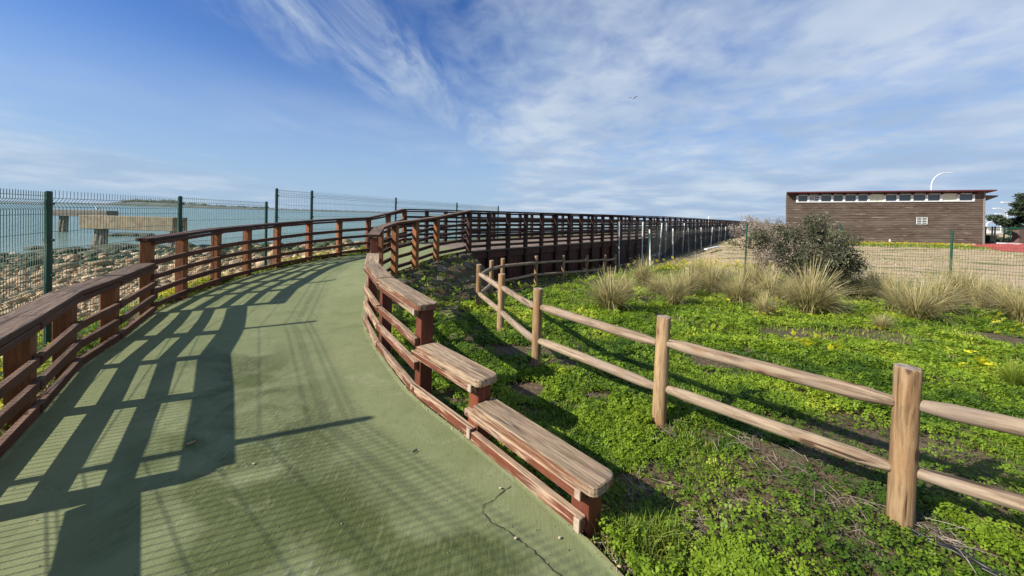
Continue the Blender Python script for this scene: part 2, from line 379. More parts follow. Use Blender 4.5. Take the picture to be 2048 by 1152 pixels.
# ------------------------------------------------------------------ plan of the place
# outer (sea side) and inner edges of the path with path height
DIR1 = Vector((.686, .727)); DIR2 = Vector((.6, .8))
PL = [(.2, -.8, 0), (-.6, -.2, 0), (-1.38, .42, 0), (-2.12, 1.12, 0), (-2.80, 1.80, 0), (-3.65, 2.73, 0), (-4.27, 3.5, 0), (-4.8, 4.45, 0), (-5.35, 5.4, .01), (-5.61, 6.3, .04), (-5.75, 7.2, .09),
      (-5.79, 8.1, .13), (-5.70, 9.0, .17), (-5.4, 9.9, .23), (-5.0, 10.75, .28), (-4.41, 11.5, .33), (-3.97, 11.95, .48), (-3.56, 12.4, .62)]
_o = []
for _px, _py in ((40, 838), (129, 742), (219, 683), (293, 628)): _p = atZ(_px, _py); _o.append((_p.x, _p.y, 0))
for _px, _ty, _Y, _z in ((364, 465, 6.3, .04), (433, 455, 7.2, .09), (495, 450, 8.1, .13), (555, 445.5, 9.0, .17), (619, 440, 9.9, .23), (679, 437, 10.75, .28), (737, 435, 11.5, .33), (777, 427, 11.95, .48)):
    _p = atY(_px, _ty, _Y); _o.append((_p.x, _p.y, _z))
def _inw(P, off=.08):
    out = []
    for i, p in enumerate(P):
        a = P[max(i-1, 0)]; c = P[min(i+1, len(P)-1)]; dx, dy = c[0]-a[0], c[1]-a[1]; l = math.hypot(dx, dy); out.append((p[0]+dy/l*off, p[1]-dx/l*off, p[2]))
    return out
PL = PL[:5]+_inw(_o+[PL[-1]])[:-1]+[PL[-1]]
PR = [(2.9, -.9, 0), (2.0, -.2, 0), (1.2, .7, 0), (.78, 1.25, 0), (.38, 1.88, 0), (-.25, 2.60, 0), (-.80, 3.2, 0), (-1.15, 3.7, 0), (-1.5, 4.25, 0), (-1.8, 4.75, 0.01), (-1.98, 5.1, .03),
      (-2.2, 5.6, .07), (-2.35, 6.15, .12), (-2.60, 7.1, .22), (-2.52, 7.8, .31), (-2.26, 8.5, .38), (-1.92, 9.2, .5), (-1.23, 10.2, .60)]
def densify(P, n=4):
    P = np.array(P, float); out = []
    for i in range(len(P)-1):
        p0 = P[max(i-1, 0)]; p1 = P[i]; p2 = P[i+1]; p3 = P[min(i+2, len(P)-1)]
        for j in range(n):
            t = j/n; out.append(.5*((2*p1)+(-p0+p2)*t+(2*p0-5*p1+4*p2-p3)*t*t+(-p0+3*p1-3*p2+p3)*t**3))
    out.append(P[-1]); return np.array(out)
DL = densify(PL); DR = densify(PR)
deckN = [Vector((-1.23, 10.2, .62)), Vector((8.3, 20.3, .70)), Vector((8.3+.6*62, 20.3+.8*62, .66))]   # near edge of the boardwalk
deckF = [Vector((-3.56, 12.4, .62)), Vector((5.95, 22.5, .70)), Vector((5.5+.6*62, 22.5+.8*62, .66))]
def polyd(x, y, P, lowz):
    """signed distance (+ on the left of the travel direction) and path height at the nearest point"""
    x = np.atleast_1d(x).astype(float); y = np.atleast_1d(y).astype(float); A = np.asarray(P, float)
    a = A[:-1]; d = A[1:]-a; L2 = d[:, 0]**2+d[:, 1]**2; D = np.empty(len(x)); Z = np.empty(len(x))
    for k in range(0, len(x), 20000):
        X = x[k:k+20000, None]; Y = y[k:k+20000, None]
        t = np.clip(((X-a[:, 0])*d[:, 0]+(Y-a[:, 1])*d[:, 1])/L2, 0, 1)
        ex = X-(a[:, 0]+t*d[:, 0]); ey = Y-(a[:, 1]+t*d[:, 1]); q = ex*ex+ey*ey; m = np.argmin(q+np.arange(len(a))*1e-9, axis=1); r = np.arange(len(m))
        cr = d[m, 0]*ey[r, m]-d[m, 1]*ex[r, m]
        D[k:k+20000] = np.sqrt(q[r, m])*np.where(cr > 0, 1., -1.); Z[k:k+20000] = a[m, 2]+t[r, m]*d[m, 2]
    return D, Z
GL = [tuple(p) for p in DL] + [(-3.1, 12.9, -.35), (5.95, 22.5, -.35), (5.5+.6*500, 22.5+.8*500, -.3)]
GR = [tuple(p) for p in DR] + [(-.8, 10.65, -.4), (8.3, 20.3, -.4), (8.3+.6*500, 20.3+.8*500, -.2)]
GL = [(3.0, -3.5, 0)] + GL; GR = [(6, -3.9, 0)] + GR
def garden_z(x, y):
    z = np.interp(y, [0, 4, 5.5, 7, 9, 11, 13, 16, 30, 60], [-.02, -.02, -.1, -.19, -.32, -.40, -.42, -.38, .06, .2])
    z = z + .34*sstep(x, 20, 36)*sstep(y, 14, 27)
    return z
def terrain(x, y):
    x = np.asarray(x, float); y = np.asarray(y, float)
    dl, zl = polyd(x, y, GL, -.4); dr, zr = polyd(x, y, GR, -.4); dr = -dr
    rough = (N1(x, y, 1.3, 3)-.5)*.10 + (N2(x, y, 5, 2)-.5)*.03
    gz = garden_z(x, y) + rough*sstep(dr, .1, .8)
    beach = -.22-.053*np.clip(dl, 0, 25)-.1*np.maximum(dl-25, 0) + (N1(x, y, .35, 4)-.5)*.35*sstep(dl, 2, 7) + rough*1.5
    beach = np.maximum(beach, -3.2)
    z = np.where(dr > 0, (zr-.05)*(1-sstep(dr, 0.02, 1.6))+gz*sstep(dr, 0.02, 1.6), 0)
    zleft = (zl-.05)*(1-sstep(dl, .05, 1.2))+beach*sstep(dl, .05, 1.2)
    z = np.where((dl > 0) & (dl > dr), zleft, z)
    z = np.where((dl <= 0) & (dr <= 0), np.minimum(zl, zr)-.09, z)
    return z
def tz(x, y): return float(terrain(np.array([x]), np.array([y]))[0])
def on_ground(px, py, z=-.2):
    for _ in range(12):
        p = atZ(px, py, z); z = .5*z+.5*tz(p.x, p.y)
    p = atZ(px, py, z); p.z = tz(p.x, p.y); return p
# ------------------------------------------------------------------ ground sheet
def axis_arr(lo, hi, step, far, g=1.16):
    a = list(np.arange(lo, hi+1e-6, step)); s = step
    while a[-1] < far: s *= g; a.append(a[-1]+s)
    s = step; b = []
    c = lo
    while c > -far: s *= g; c -= s; b.append(c)
    return np.array(b[::-1]+a)
def build_ground():
    xs = axis_arr(-9, 12, .16, 4000); ys = axis_arr(-1.5, 18, .16, 4000)
    ys = ys[ys > -60]
    X, Y = np.meshgrid(xs, ys); x = X.ravel(); y = Y.ravel(); z = terrain(x, y)
    dl, _ = polyd(x, y, GL, 0)
    nx, ny = len(xs), len(ys); i = np.arange(ny-1)[:, None]*nx+np.arange(nx-1)[None, :]; i = i.ravel()
    F = np.stack([i, i+1, i+1+nx, i+nx], 1)
    mk = np.zeros((len(x), 4)); mk[:, 3] = 1
    mk[:, 0] = sstep(dl, .9, 1.6)
    # yard beyond the wire fence line
    d2 = (x-8.9)*.46+(y-14)*.89 + (N1(x, y, .8)-.5)*1.2
    mk[:, 1] = sstep(d2, .2, 1.4)*(dl < 0)
    al = sstep(dl, 10, 13)*sstep(N1(x, y, .28, 3)+.03*(y-14), .35, .50)
    mk[:, 2] = np.where(dl > 0, np.maximum(al, sstep(dl, 15, 18)*.85), 0)*mk[:, 0]
    me = np_mesh('ground', np.stack([x, y, z], 1), F, ground_mat(), {'mask': mk}, True)
    tag(link('ground', me), kind='structure')
build_ground()
def build_path():
    nx = 48; V = []; wear = []; edge = []
    for a, b in zip(DL, DR):
        for j in range(nx+1):
            t = j/nx; p = a*(1-t)+b*t; p = p.copy(); V.append(p)
            wear.append(1-abs(t-.5)*2); edge.append(1-min(t, 1-t)*nx/2.2 if min(t, 1-t)*nx < 2.2 else 0)
    V = np.array(V); wear = np.array(wear); edge = np.array(edge)
    wear = wear*sstep(V[:, 1], 6.0, 3.0)
    n = len(DL); i = (np.arange(n-1)[:, None]*(nx+1)+np.arange(nx)[None, :]).ravel()
    F = np.stack([i, i+1, i+nx+2, i+nx+1], 1)[:, ::-1]
    moss = np.zeros(len(V))
    for (mx, my, mr) in ((560, 1010, .34), (690, 1050, .26), (480, 1090, .30), (345, 900, .22), (505, 760, .22), (660, 985, .22), (950, 1130, .30), (760, 1130, .2), (420, 985, .2)):
        q = atZ(mx, my); moss = np.maximum(moss, sstep(np.hypot(V[:, 0]-q.x, (V[:, 1]-q.y)*1.3), mr*1.5, mr*.2))
    # skirts down the two edges
    base = len(V); Lk = np.arange(n)*(nx+1); Rk = Lk+nx; low = V.copy()
    VL = V[Lk].copy(); VR = V[Rk].copy(); VL[:, 2] -= .25; VR[:, 2] -= .25
    V2 = np.concatenate([V, VL, VR]); q = np.arange(n-1)
    F = np.concatenate([F, np.stack([Lk[q], Lk[q+1], base+q+1, base+q], 1), np.stack([Rk[q+1], Rk[q], base+n+q, base+n+q+1], 1)])
    wear = np.concatenate([wear, np.zeros(2*n)]); edge = np.concatenate([edge, np.ones(2*n)]); moss = np.concatenate([moss, np.zeros(2*n)])
    p = link('path', np_mesh('path', V2, F, path_mat(), {'wear': wear, 'edge': edge, 'moss': moss}, False)); tag(p, kind='structure')
    # crack
    mc = simple('crack_dark', (.02, .022, .012), .95)
    def ribbon(pts, w):
        P = [atZ(a, b, .0) for a, b in pts]; Q = []
        for i in range(len(P)-1):
            for j in range(7): Q.append(P[i].lerp(P[i+1], j/7)+Vector((random.uniform(-1, 1)*.006, random.uniform(-1, 1)*.006, 0)))
        Q.append(P[-1]); vs = []; fs = []
        for i, c in enumerate(Q):
            d = (Q[min(i+1, len(Q)-1)]-Q[max(i-1, 0)]); nn = Vector((-d.y, d.x, 0)).normalized()*w*random.uniform(.5, 1.4)
            vs += [(c.x+nn.x, c.y+nn.y, .004), (c.x-nn.x, c.y-nn.y, .004)]
            if i: fs.append((2*i-2, 2*i-1, 2*i+1, 2*i))
        return np_mesh('crack', vs, fs, mc)
    link('crack', ribbon([(1022, 972), (1000, 990), (968, 1012), (964, 1025), (985, 1048), (1012, 1062), (1045, 1085), (1085, 1120), (1125, 1158)], .0022), p)
    return p
PATH = build_path()
# ------------------------------------------------------------------ sea, far shore
def sea():
    m, nt, n, l, b = new_mat('sea_water'); k = NB(nt)
    w = k.world((1, 1, 1)); a = k.noise(w, .9, 6, .6, .3); c = k.noise(w, 4.5, 4, .6); d = k.noise(k.world((.02, .004, 1)), 1, 3)
    l.new(k.mix(k.ss(d, .35, .65), (.105, .175, .130), (.14, .215, .165)), b.inputs['Base Color'])
    b.inputs['Roughness'].default_value = .18; b.inputs['IOR'].default_value = 1.33
    l.new(k.bump(k.math('MULTIPLY_ADD', c, .35, a), 1.0, .4), b.inputs['Normal'])
    xs = np.concatenate([[-15000], np.linspace(-600, 100, 30), [3000, 15000]]); ys = np.concatenate([[-2000], np.linspace(-50, 900, 30), [15000]])
    X, Y = np.meshgrid(xs, ys); nx = len(xs); i = (np.arange(len(ys)-1)[:, None]*nx+np.arange(nx-1)[None, :]).ravel()
    me = np_mesh('sea', np.stack([X.ravel(), Y.ravel(), np.full(X.size, -1.55)], 1), np.stack([i, i+1, i+1+nx, i+nx], 1), m)
    tag(link('sea', me), kind='structure')
    # foam line and shallow wash
    mf = simple('foam', (.7, .72, .72), .7, 0, (.5, .54, .54), 3)
    V = []; F = []
    for j in range(90):
        x = -40+j*.3; 
        ys_ = np.linspace(8, 40, 400); h = terrain(np.full(400, x), ys_); 
        # shore nearest to the camera where the ground passes sea level
        idx = np.where((h[:-1] < -1.55) & (h[1:] >= -1.55))[0]
        if len(idx) == 0: continue
        y = ys_[idx[0]]; w_ = .10+.1*N2.one(np.array([x*1.7]), np.array([3.]))[0]
        V += [(x, y-w_*1.3, -1.545), (x, y+w_*.3, -1.538)]; k0 = len(V)
        if k0 >= 4 and abs(V[-3][1]-V[-1][1]) < 2.5: F.append((k0-4, k0-2, k0-1, k0-3))
    if F: tag(link('foam', np_mesh('foam', V, F, mf)), 'thin white line of foam where the sea meets the beach', 'foam', kind='stuff')
    # far shore
    mh = simple('far_land', (.065, .085, .075), .95, 0, (.11, .12, .10), .02)
    V = []; F = []; tops = []
    prof = [(-60, 5), (0, 5), (150, 5.5), (200, 7), (235, 13), (262, 17), (330, 18), (365, 15), (400, 12), (430, 8), (470, 7.5), (520, 6), (600, 5), (700, 4), (800, 3), (860, 2), (940, 1)]
    D = 1000
    px = np.arange(-60, 940, 6.); hp = np.interp(px, [a for a, _ in prof], [b for _, b in prof])
    for j, (x_, h_) in enumerate(zip(px, hp)):
        u = (x_-1024)/FPX; hh = h_*D/FPX*.62*(1+.25*(N1.one(np.array([x_*.15]), np.array([1.]))[0]-.5))
        V += [(u*D, D, -1.7), (u*D, D+15, -1.55+hh*.6), (u*D*1.05, D+60, -1.55+hh), (u*D*1.12, D+200, -1.7)]
        if j:
            a = 4*(j-1)
            for q in range(3): F.append((a+q, a+4+q, a+5+q, a+1+q))
    tag(link('far_shore', np_mesh('far_shore', V, F, mh, None, True)), kind='structure')
    # wooded crest of the far shore: one mass
    rng = np.random.default_rng(5); V = []; F = []; T = []
    for (a, b_, n_, hs) in ((236, 360, 150, 9), (360, 540, 90, 6), (100, 236, 20, 3), (540, 800, 60, 3)):
        for q in range(n_):
            x_ = rng.uniform(a, b_); h_ = np.interp(x_, [p for p, _ in prof], [p for _, p in prof])*D/FPX*.62
            u = (x_-1024)/FPX; c = np.array([u*D*1.04, D+50, -1.55+h_*.92]); s = rng.uniform(.5, 1)*hs
            for w_ in range(14):
                o = rng.normal(0, 1, 3)*[s*.5, s*.3, s*.28]; p = c+o+[0, 0, s*.25]; r = s*.22; base = len(V)
                V += [p+[-r, 0, -r*.5], p+[r, 0, -r*.6], p+[r*.3, r*.3, r*.8]]; F.append((base, base+1, base+2)); T += [rng.random()]*3
    tag(link('far_wood', np_mesh('far_wood', V, F, M_HEDGE, {'tint': T})), 'dark line of distant trees on the far shore across the water', 'trees', kind='stuff')
sea()
# ------------------------------------------------------------------ railings
LEV = (.10, .31, .53, .74)
LEVD = (.08, .23, .38, .53, .68, .83)
def miter(P, off):
    """2D offset of an open polyline to its left by off"""
    out = []
    for i in range(len(P)):
        a = P[max(i-1, 0)]; b = P[i]; c = P[min(i+1, len(P)-1)]
        d1 = Vector((b[0]-a[0], b[1]-a[1])); d2 = Vector((c[0]-b[0], c[1]-b[1]))
        if d1.length < 1e-6: d1 = d2
        if d2.length < 1e-6: d2 = d1
        n1 = Vector((-d1.y, d1.x)).normalized(); n2 = Vector((-d2.y, d2.x)).normalized(); m = (n1+n2).normalized()
        s = off/max(m.dot(n1), .4); out.append(Vector((b[0]+m.x*s, b[1]+m.y*s)))
    return out
def cap_run(parent, P, zt, w, t, mat, ext0=0, ext1=0, round0=False, round1=False, capoff=0):
    P = [Vector((p[0], p[1])) for p in P]; zt = list(zt)
    d = (P[1]-P[0]).normalized(); e = (P[-1]-P[-2]).normalized(); P[0] = P[0]-d*ext0; P[-1] = P[-1]+e*ext1
    A = miter(P, w/2+capoff); B = miter(P, -w/2+capoff)
    for i in range(len(P)-1):
        p0 = Vector((P[i].x, P[i].y, zt[i]-t)); p1 = Vector((P[i+1].x, P[i+1].y, zt[i+1]-t)); M, L = frame(p0, p1)
        Mi = M.inverted(); gap = .0025
        def loc(q, z): v = Mi @ Vector((q.x, q.y, z)); return [v.x, v.y]
        a0, a1, b0, b1 = loc(A[i], p0.z), loc(A[i+1], p1.z), loc(B[i], p0.z), loc(B[i+1], p1.z)
        a0[0] += gap; b0[0] += gap; a1[0] -= gap; b1[0] -= gap
        def rnd(c, s, sgn):   # rounded corner at x-end
            r = w*.24; pts = []
            for q in range(5):
                an = math.pi/2*q/4; pts.append([c[0]-sgn*(r-r*math.sin(an)), c[1]+s*(-(r-r*math.cos(an)))])
            return pts
        out = []
        out += ([b0] if not (round0 and i == 0) else rnd(b0, -1, -1)[::-1])
        out += ([b1] if not (round1 and i == len(P)-2) else rnd(b1, -1, 1))
        out += ([a1] if not (round1 and i == len(P)-2) else rnd(a1, 1, 1)[::-1])
        out += ([a0] if not (round0 and i == 0) else rnd(a0, 1, -1))
        jz = random.uniform(-.002, .002)
        link('cap_board', bm_mesh('cap_board', prism(out, jz, t+jz, .006), mat), parent, M)
def rails_run(parent, P, zb, zt, side, mat, levels, post=.12, rw=.045, rt=.075, under=True, alt=0, overlap=.045, ct=.056):
    """side=+1: path on the left of travel. boards fixed to the path side of the posts"""
    Q = miter(P, side*(post/2+rw/2+.001))
    for i in range(len(P)-1):
        d = (Q[i+1]-Q[i]).normalized(); nn = Vector((-d.y, d.x))*side
        for li, lv in enumerate(list(levels)+(['u'] if under else [])):
            j = (i+alt) % 2; dz = .0045*(1 if j else -1)+random.uniform(-.003, .003); lat = (.0035 if j else -.0035)*1+.004
            if lv == 'u': z0 = zt[i]-ct-.026; z1 = zt[i+1]-ct-.026
            else: z0 = zb[i]+lv; z1 = zb[i+1]+lv
            a = Q[i]-d*overlap+nn*lat; b = Q[i+1]+d*overlap*.9+nn*lat
            board('rail', parent, (a.x, a.y, z0+dz), (b.x, b.y, z1+dz), rw, (.05 if lv == 'u' else rt*random.uniform(.94, 1.05)), mat)
def post_at(parent, x, y, z0, z1, dirv, mat, s=.12, name='post'):
    M = Matrix.Rotation(math.atan2(dirv.y, dirv.x), 4, 'Z'); M.translation = (x, y, z0)
    return link(name, bm_mesh(name, box_bm(-s/2, s/2, -s/2, s/2, 0, z1-z0, .005), mat), parent, M)
def dirs(P):
    o = []
    for i in range(len(P)):
        a = P[max(i-1, 0)]; c = P[min(i+1, len(P)-1)]; o.append(Vector((c[0]-a[0], c[1]-a[1])).normalized())
    return o
def outward(P, side, off):  # shift post centres off the path edge
    return [tuple(v) for v in miter(P, -side*off)]
def left_railing():
    root = empty('wooden_railing', (-4.8, 4.45, 0))
    tag(root, 'red brown railing along the seaward left edge of the green path', 'railing')
    base = [(p[0], p[1]) for p in PL]; zp = [p[2] for p in PL]
    C = outward(base, -1, .08); D = dirs(base)
    # sections by index: 1..4 low, 4..8 middle, 8.. full
    T = {}
    for i in range(1, 5): T[i] = .47
    for i in range(5, 9): T[i] = .76
    tops = {8: 1.125, 9: 1.15, 10: 1.20, 11: 1.23, 12: 1.27, 13: 1.33, 14: 1.38, 15: 1.43, 16: 1.58, 17: 1.74}
    zp = zp[:]
    for i in range(8, 18): zp[i] = tops[i]-1.1
    zp[8] = 0.015
    for i in range(1, 18):
        t = max(T.get(i, 0), tops.get(i, 0), .76 if i in (4,) else 0)
        post_at(root, C[i][0], C[i][1], zp[i]-.25, t-.052, D[i], MW['leftpost'], .125)
    def sec(a, b, zt, levels, cm, e0, e1, r0, alt, m=MW['left']):
        P = C[a:b+1]
        cap_run(root, P, zt, .22, .05, cm, e0, e1, r0, False, capoff=0)
        rails_run(root, P, zp[a:b+1], zt, -1, m, levels, alt=alt)
    sec(1, 4, [.47]*4, (.07,), MW['leftcap'], 0, -.065, False, 0)
    sec(4, 8, [.76]*5, (.06, .235, .42), MW['leftcap'], .0, -.066, False, 0)
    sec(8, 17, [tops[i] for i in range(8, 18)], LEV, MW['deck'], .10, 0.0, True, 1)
    # seaward side of the boardwalk
    far_rail(root, [deckF[0], deckF[1], deckF[2]], 17, 1, [1.74, 1.79, 1.76])
    return root
def seg_posts(a, b, n): return [a.lerp(b, i/n) for i in range(n+1)]
def far_rail(root, K, n1, side_sign, tops):
    P = seg_posts(K[0], K[1], n1); zt = [tops[0]+(tops[1]-tops[0])*i/n1 for i in range(n1+1)]; zb = [z-1.1 for z in zt]
    C = [(p.x, p.y) for p in P]; D = dirs(C)
    for i in range(1, n1+1): post_at(root, C[i][0], C[i][1], zb[i]-.12 if side_sign > 0 else zb[i]-1.05, zt[i]-.052, D[i], MW['deckpost'], .11)
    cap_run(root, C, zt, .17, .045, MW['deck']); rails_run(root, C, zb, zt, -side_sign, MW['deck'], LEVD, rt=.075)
    # receding second stretch
    Lr = (K[2]-K[1]).length; n2 = 46; P = seg_posts(K[1], K[2], n2)
    for i in range(1, n2+1):
        f = i/n2; t = tops[1]+(tops[2]-tops[1])*f
        post_at(root, P[i].x, P[i].y, t-1.1-(1.0 if side_sign < 0 else .1), t-.052, DIR2, MW['deckpost'], .11)
    step = 4
    for i in range(0, n2, step):
        j = min(i+step, n2); a, b = P[i], P[j]; ta = tops[1]+(tops[2]-tops[1])*i/n2; tb = tops[1]+(tops[2]-tops[1])*j/n2
        cap_run(root, [(a.x, a.y), (b.x, b.y)], [ta, tb], .17, .045, MW['deck'])
        rails_run(root, [(a.x, a.y), (b.x, b.y)], [ta-1.1, tb-1.1], [ta, tb], -side_sign, MW['deck'], LEVD, rt=.075, alt=(i//step) % 2, overlap=.0)
def right_railing():
    root = empty('wooden_railing', (-1.5, 4.25, 0))
    tag(root, 'weathered railing right of the green path, stepping down in low caps at its near end', 'railing')
    ids = [4, 5, 6, 8, 10, 12, 13, 14, 15, 16, 17]
    B = [PR[i] for i in ids]; base = [(p[0], p[1]) for p in B]; zp = [p[2] for p in B]
    C = outward(base, 1, .07); D = dirs(base)
    tops = [.29, .47, .83, .90, .93, 1.23, 1.32, 1.40, 1.45, 1.53, 1.72]
    pt = [.29, .47, .83, .86, .90, 1.23, 1.32, 1.40, 1.45, 1.53, 1.72]
    for i in range(len(C)):
        m = MW['rightpost'] if i < 6 else MW['deckpost']
        if 6 <= i < 10: m = MW['leftpost']
        post_at(root, C[i][0], C[i][1], zp[i]-.35-(.5 if i > 6 else 0), pt[i]-.062, D[i], m, .115)
    def sec(a, b, zt, levels, e0, e1, r0, alt, cap=MW['rightcap'], rail=MW['right'], under=True, t=.055, w=.19, lift=0):
        cap_run(root, C[a:b+1], zt, w, t, cap, e0, e1, r0, False, capoff=.014)
        rails_run(root, C[a:b+1], zp[a:b+1], zt, 1, rail, levels, under=under, alt=alt, rt=.07, ct=t+.005, post=.115)
    sec(0, 1, [.29, .29], (.06,), .13, -.066, True, 0)
    sec(1, 2, [.47, .47], (.08,), .12, -.066, True, 0)
    sec(2, 3, [.83, .84], (.08, .29, .5), .12, 0, True, 0)
    sec(3, 5, [.845, .885, .92], (.08, .29, .5), .0, -.066, False, 1)
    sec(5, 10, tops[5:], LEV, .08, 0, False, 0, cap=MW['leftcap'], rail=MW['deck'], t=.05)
    far_rail(root, deckN, 17, -1, [1.72, 1.80, 1.76])
    mbk = simple('bare_end', (.40, .32, .235), .8, 0, (.28, .20, .14), 30)
    for k, zz, h in ((0, .215, .05), (0, .06, .07), (1, .395, .05), (1, .08, .07), (2, .75, .05)):
        q = miter(C, .06+.045+.008)[k]; dd = (Vector(C[k+1])-Vector(C[k])).normalized(); a = q-dd*.048; b_ = q-dd*.012
        board('end_plate', root, (a.x, a.y, zz), (b_.x, b_.y, zz), .014, h, mbk, .002)
    return root
left_railing(); right_railing()
def bolts():
    mb = simple('rusty_bolt', (.10, .06, .04), .6, .6); bm = bmesh.new(); bmesh.ops.create_cone(bm, cap_ends=True, segments=8, radius1=.008, radius2=.006, depth=.006)
    me = bm_mesh('bolt', bm, mb)
    for root in [o for o in COL.objects if o.name.startswith('wooden_railing')]:
        for r_ in [c for c in root.children if c.name.startswith('rail')]:
            M = wmat(r_)
            if M.translation.y > 6.5: continue
            xs = [v.co.x for v in r_.data.vertices]; ys = [v.co.y for v in r_.data.vertices]; sgn = 1 if 'right of' in root['label'] else -1
            for x in (min(xs)+.035, max(xs)-.035):
                link('bolt', me, r_, M @ Matrix.Translation((x, sgn*(max(ys)+.002), random.uniform(-.008, .008))) @ Matrix.Rotation(-sgn*R(90), 4, 'X'))
bolts()
# white metal brackets on the near low boards (corner plates)
# ------------------------------------------------------------------ boardwalk
def boardwalk():
    root = empty('boardwalk', (2, 14, 0)); tag(root, 'raised timber boardwalk with grey planks and dark brown side boards behind the log fence', 'boardwalk')
    n = 96; a0, a1 = deckN[0], deckN[1]; b0, b1 = deckF[0], deckF[1]
    L = 3.05; proto = bm_mesh('plank', box_bm(-.06, L+.0, -.0675, .0675, -.035, 0, .004), MW['plank'])
    for i in range(n):
        t = (i+.5)/n; p = a0.lerp(a1, t); q = b0.lerp(b1, t); p.z = .585+.08*t+random.uniform(-.002, .002); q.z = p.z
        M, _ = frame(p, q); link('plank', proto, root, M)
    V = []; F = []
    n2 = 420
    for i in range(n2):
        for side in (0,):
            t0 = (i+.04)/n2; t1 = (i+.96)/n2; z = .665-.04*t0
            c = [deckN[1].lerp(deckN[2], t0), deckN[1].lerp(deckN[2], t1), deckF[1].lerp(deckF[2], t1), deckF[1].lerp(deckF[2], t0)]
            k = len(V)
            for zz in (z-.035, z): V += [(p.x, p.y, zz) for p in c]
            F += [(k+4, k+5, k+6, k+7), (k+3, k+2, k+1, k), (k, k+1, k+5, k+4), (k+2, k+3, k+7, k+6)]
    o = link('plank_far', np_mesh('plank_far', V, F, MW['plank']), root); o['kind'] = 'stuff'
    # edge beams + joists
    for A, B, s in ((deckN[0], deckN[1], 1), (deckF[0], deckF[1], -1), (deckN[1], deckN[2], 1), (deckF[1], deckF[2], -1)):
        za, zb_ = (.44, .52) if A in (deckN[0], deckF[0]) else (.52, .48)
        nn = Vector((-(B-A).y, (B-A).x, 0)).normalized()*.02*s
        board('edge_beam', root, Vector((A.x, A.y, za))+nn, Vector((B.x, B.y, zb_))+nn, .06, .2, MW['skirt'])
    # side boards down to the ground on the garden side
    d = (deckN[1]-deckN[0]); N = 64
    for i in range(N):
        t = (i+.5)/N; p = deckN[0].lerp(deckN[1], t); zt = .46+.08*t; g = tz(p.x, p.y)-.25
        M, _ = frame(Vector((p.x, p.y, 0)), Vector((p.x, p.y, 0))+Vector((d.x, d.y, 0))); w = d.length/N
        yo = random.uniform(.045, .055)
        link('side_board', bm_mesh('side_board', box_bm(-w/2+.004, w/2-.004, yo, yo+.02, g, zt, .003), MW['skirt']), root, M)
    d = (deckN[2]-deckN[1]); N = 90
    for i in range(N):
        t = (i+.5)/N; p = deckN[1].lerp(deckN[2], t); g = -.8
        M, _ = frame(Vector((p.x, p.y, 0)), Vector((p.x, p.y, 0))+Vector((d.x, d.y, 0))); w = d.length/N
        link('side_board', bm_mesh('side_board', box_bm(-w/2+.006, w/2-.006, .045, .065, g, .52, 0), MW['skirt']), root, M)
    # end board at the abutment
    board('end_board', root, (-1.30, 10.12, .52), (-3.60, 12.28, .52), .05, .12, MW['plank'])
boardwalk()
# ------------------------------------------------------------------ log fence
def log_mesh(L, r, endtaper, seed, axis):
    rs = random.Random(seed); ns = 18; nr = max(6, int(L/.14)); bm = bmesh.new(); rings = []
    zs = [0, .012] + [L*(i+1)/(nr+1) for i in range(nr)] + [L-.012, L]
    ph = rs.uniform(0, 6); lob = [rs.uniform(-.035, .035) for _ in range(4)]
    for z in zs:
        rr = r*(1+.02*math.sin(z*5+ph)+.012*math.sin(z*13+ph))
        if endtaper: 
            e = min(z, L-z); rr *= .55+.45*min(1, (e/.10))**.5 if e < .10 else 1
        elif z == L: rr *= .93
        ring = []
        for s in range(ns):
            a = 2*math.pi*s/ns; q = rr*(1+lob[0]*math.cos(a*2+ph)+lob[1]*math.cos(3*a+z*1.5)+lob[2]*math.sin(5*a+z*3)*.5)
            c = (q*math.cos(a)+.010*math.sin(z*2.1+ph)*(1 if endtaper else .4), q*math.sin(a)+.008*math.cos(z*1.7+ph)*(1 if endtaper else .4), z)
            ring.append(bm.verts.new((c[2], c[0], c[1]) if axis == 0 else c))
        rings.append(ring)
    for a, b in zip(rings, rings[1:]):
        for s in range(ns): f = bm.faces.new((a[s], a[(s+1) % ns], b[(s+1) % ns], b[s])); f.smooth = True
    f1 = bm.faces.new(rings[0][::-1]); f2 = bm.faces.new(rings[-1]); f1.material_index = 1; f2.material_index = 1
    bmesh.ops.recalc_face_normals(bm, faces=bm.faces)
    me = bpy.data.meshes.new('log'); bm.to_mesh(me); bm.free(); me.materials.append(ML[axis]); me.materials.append(ML['end']); return me
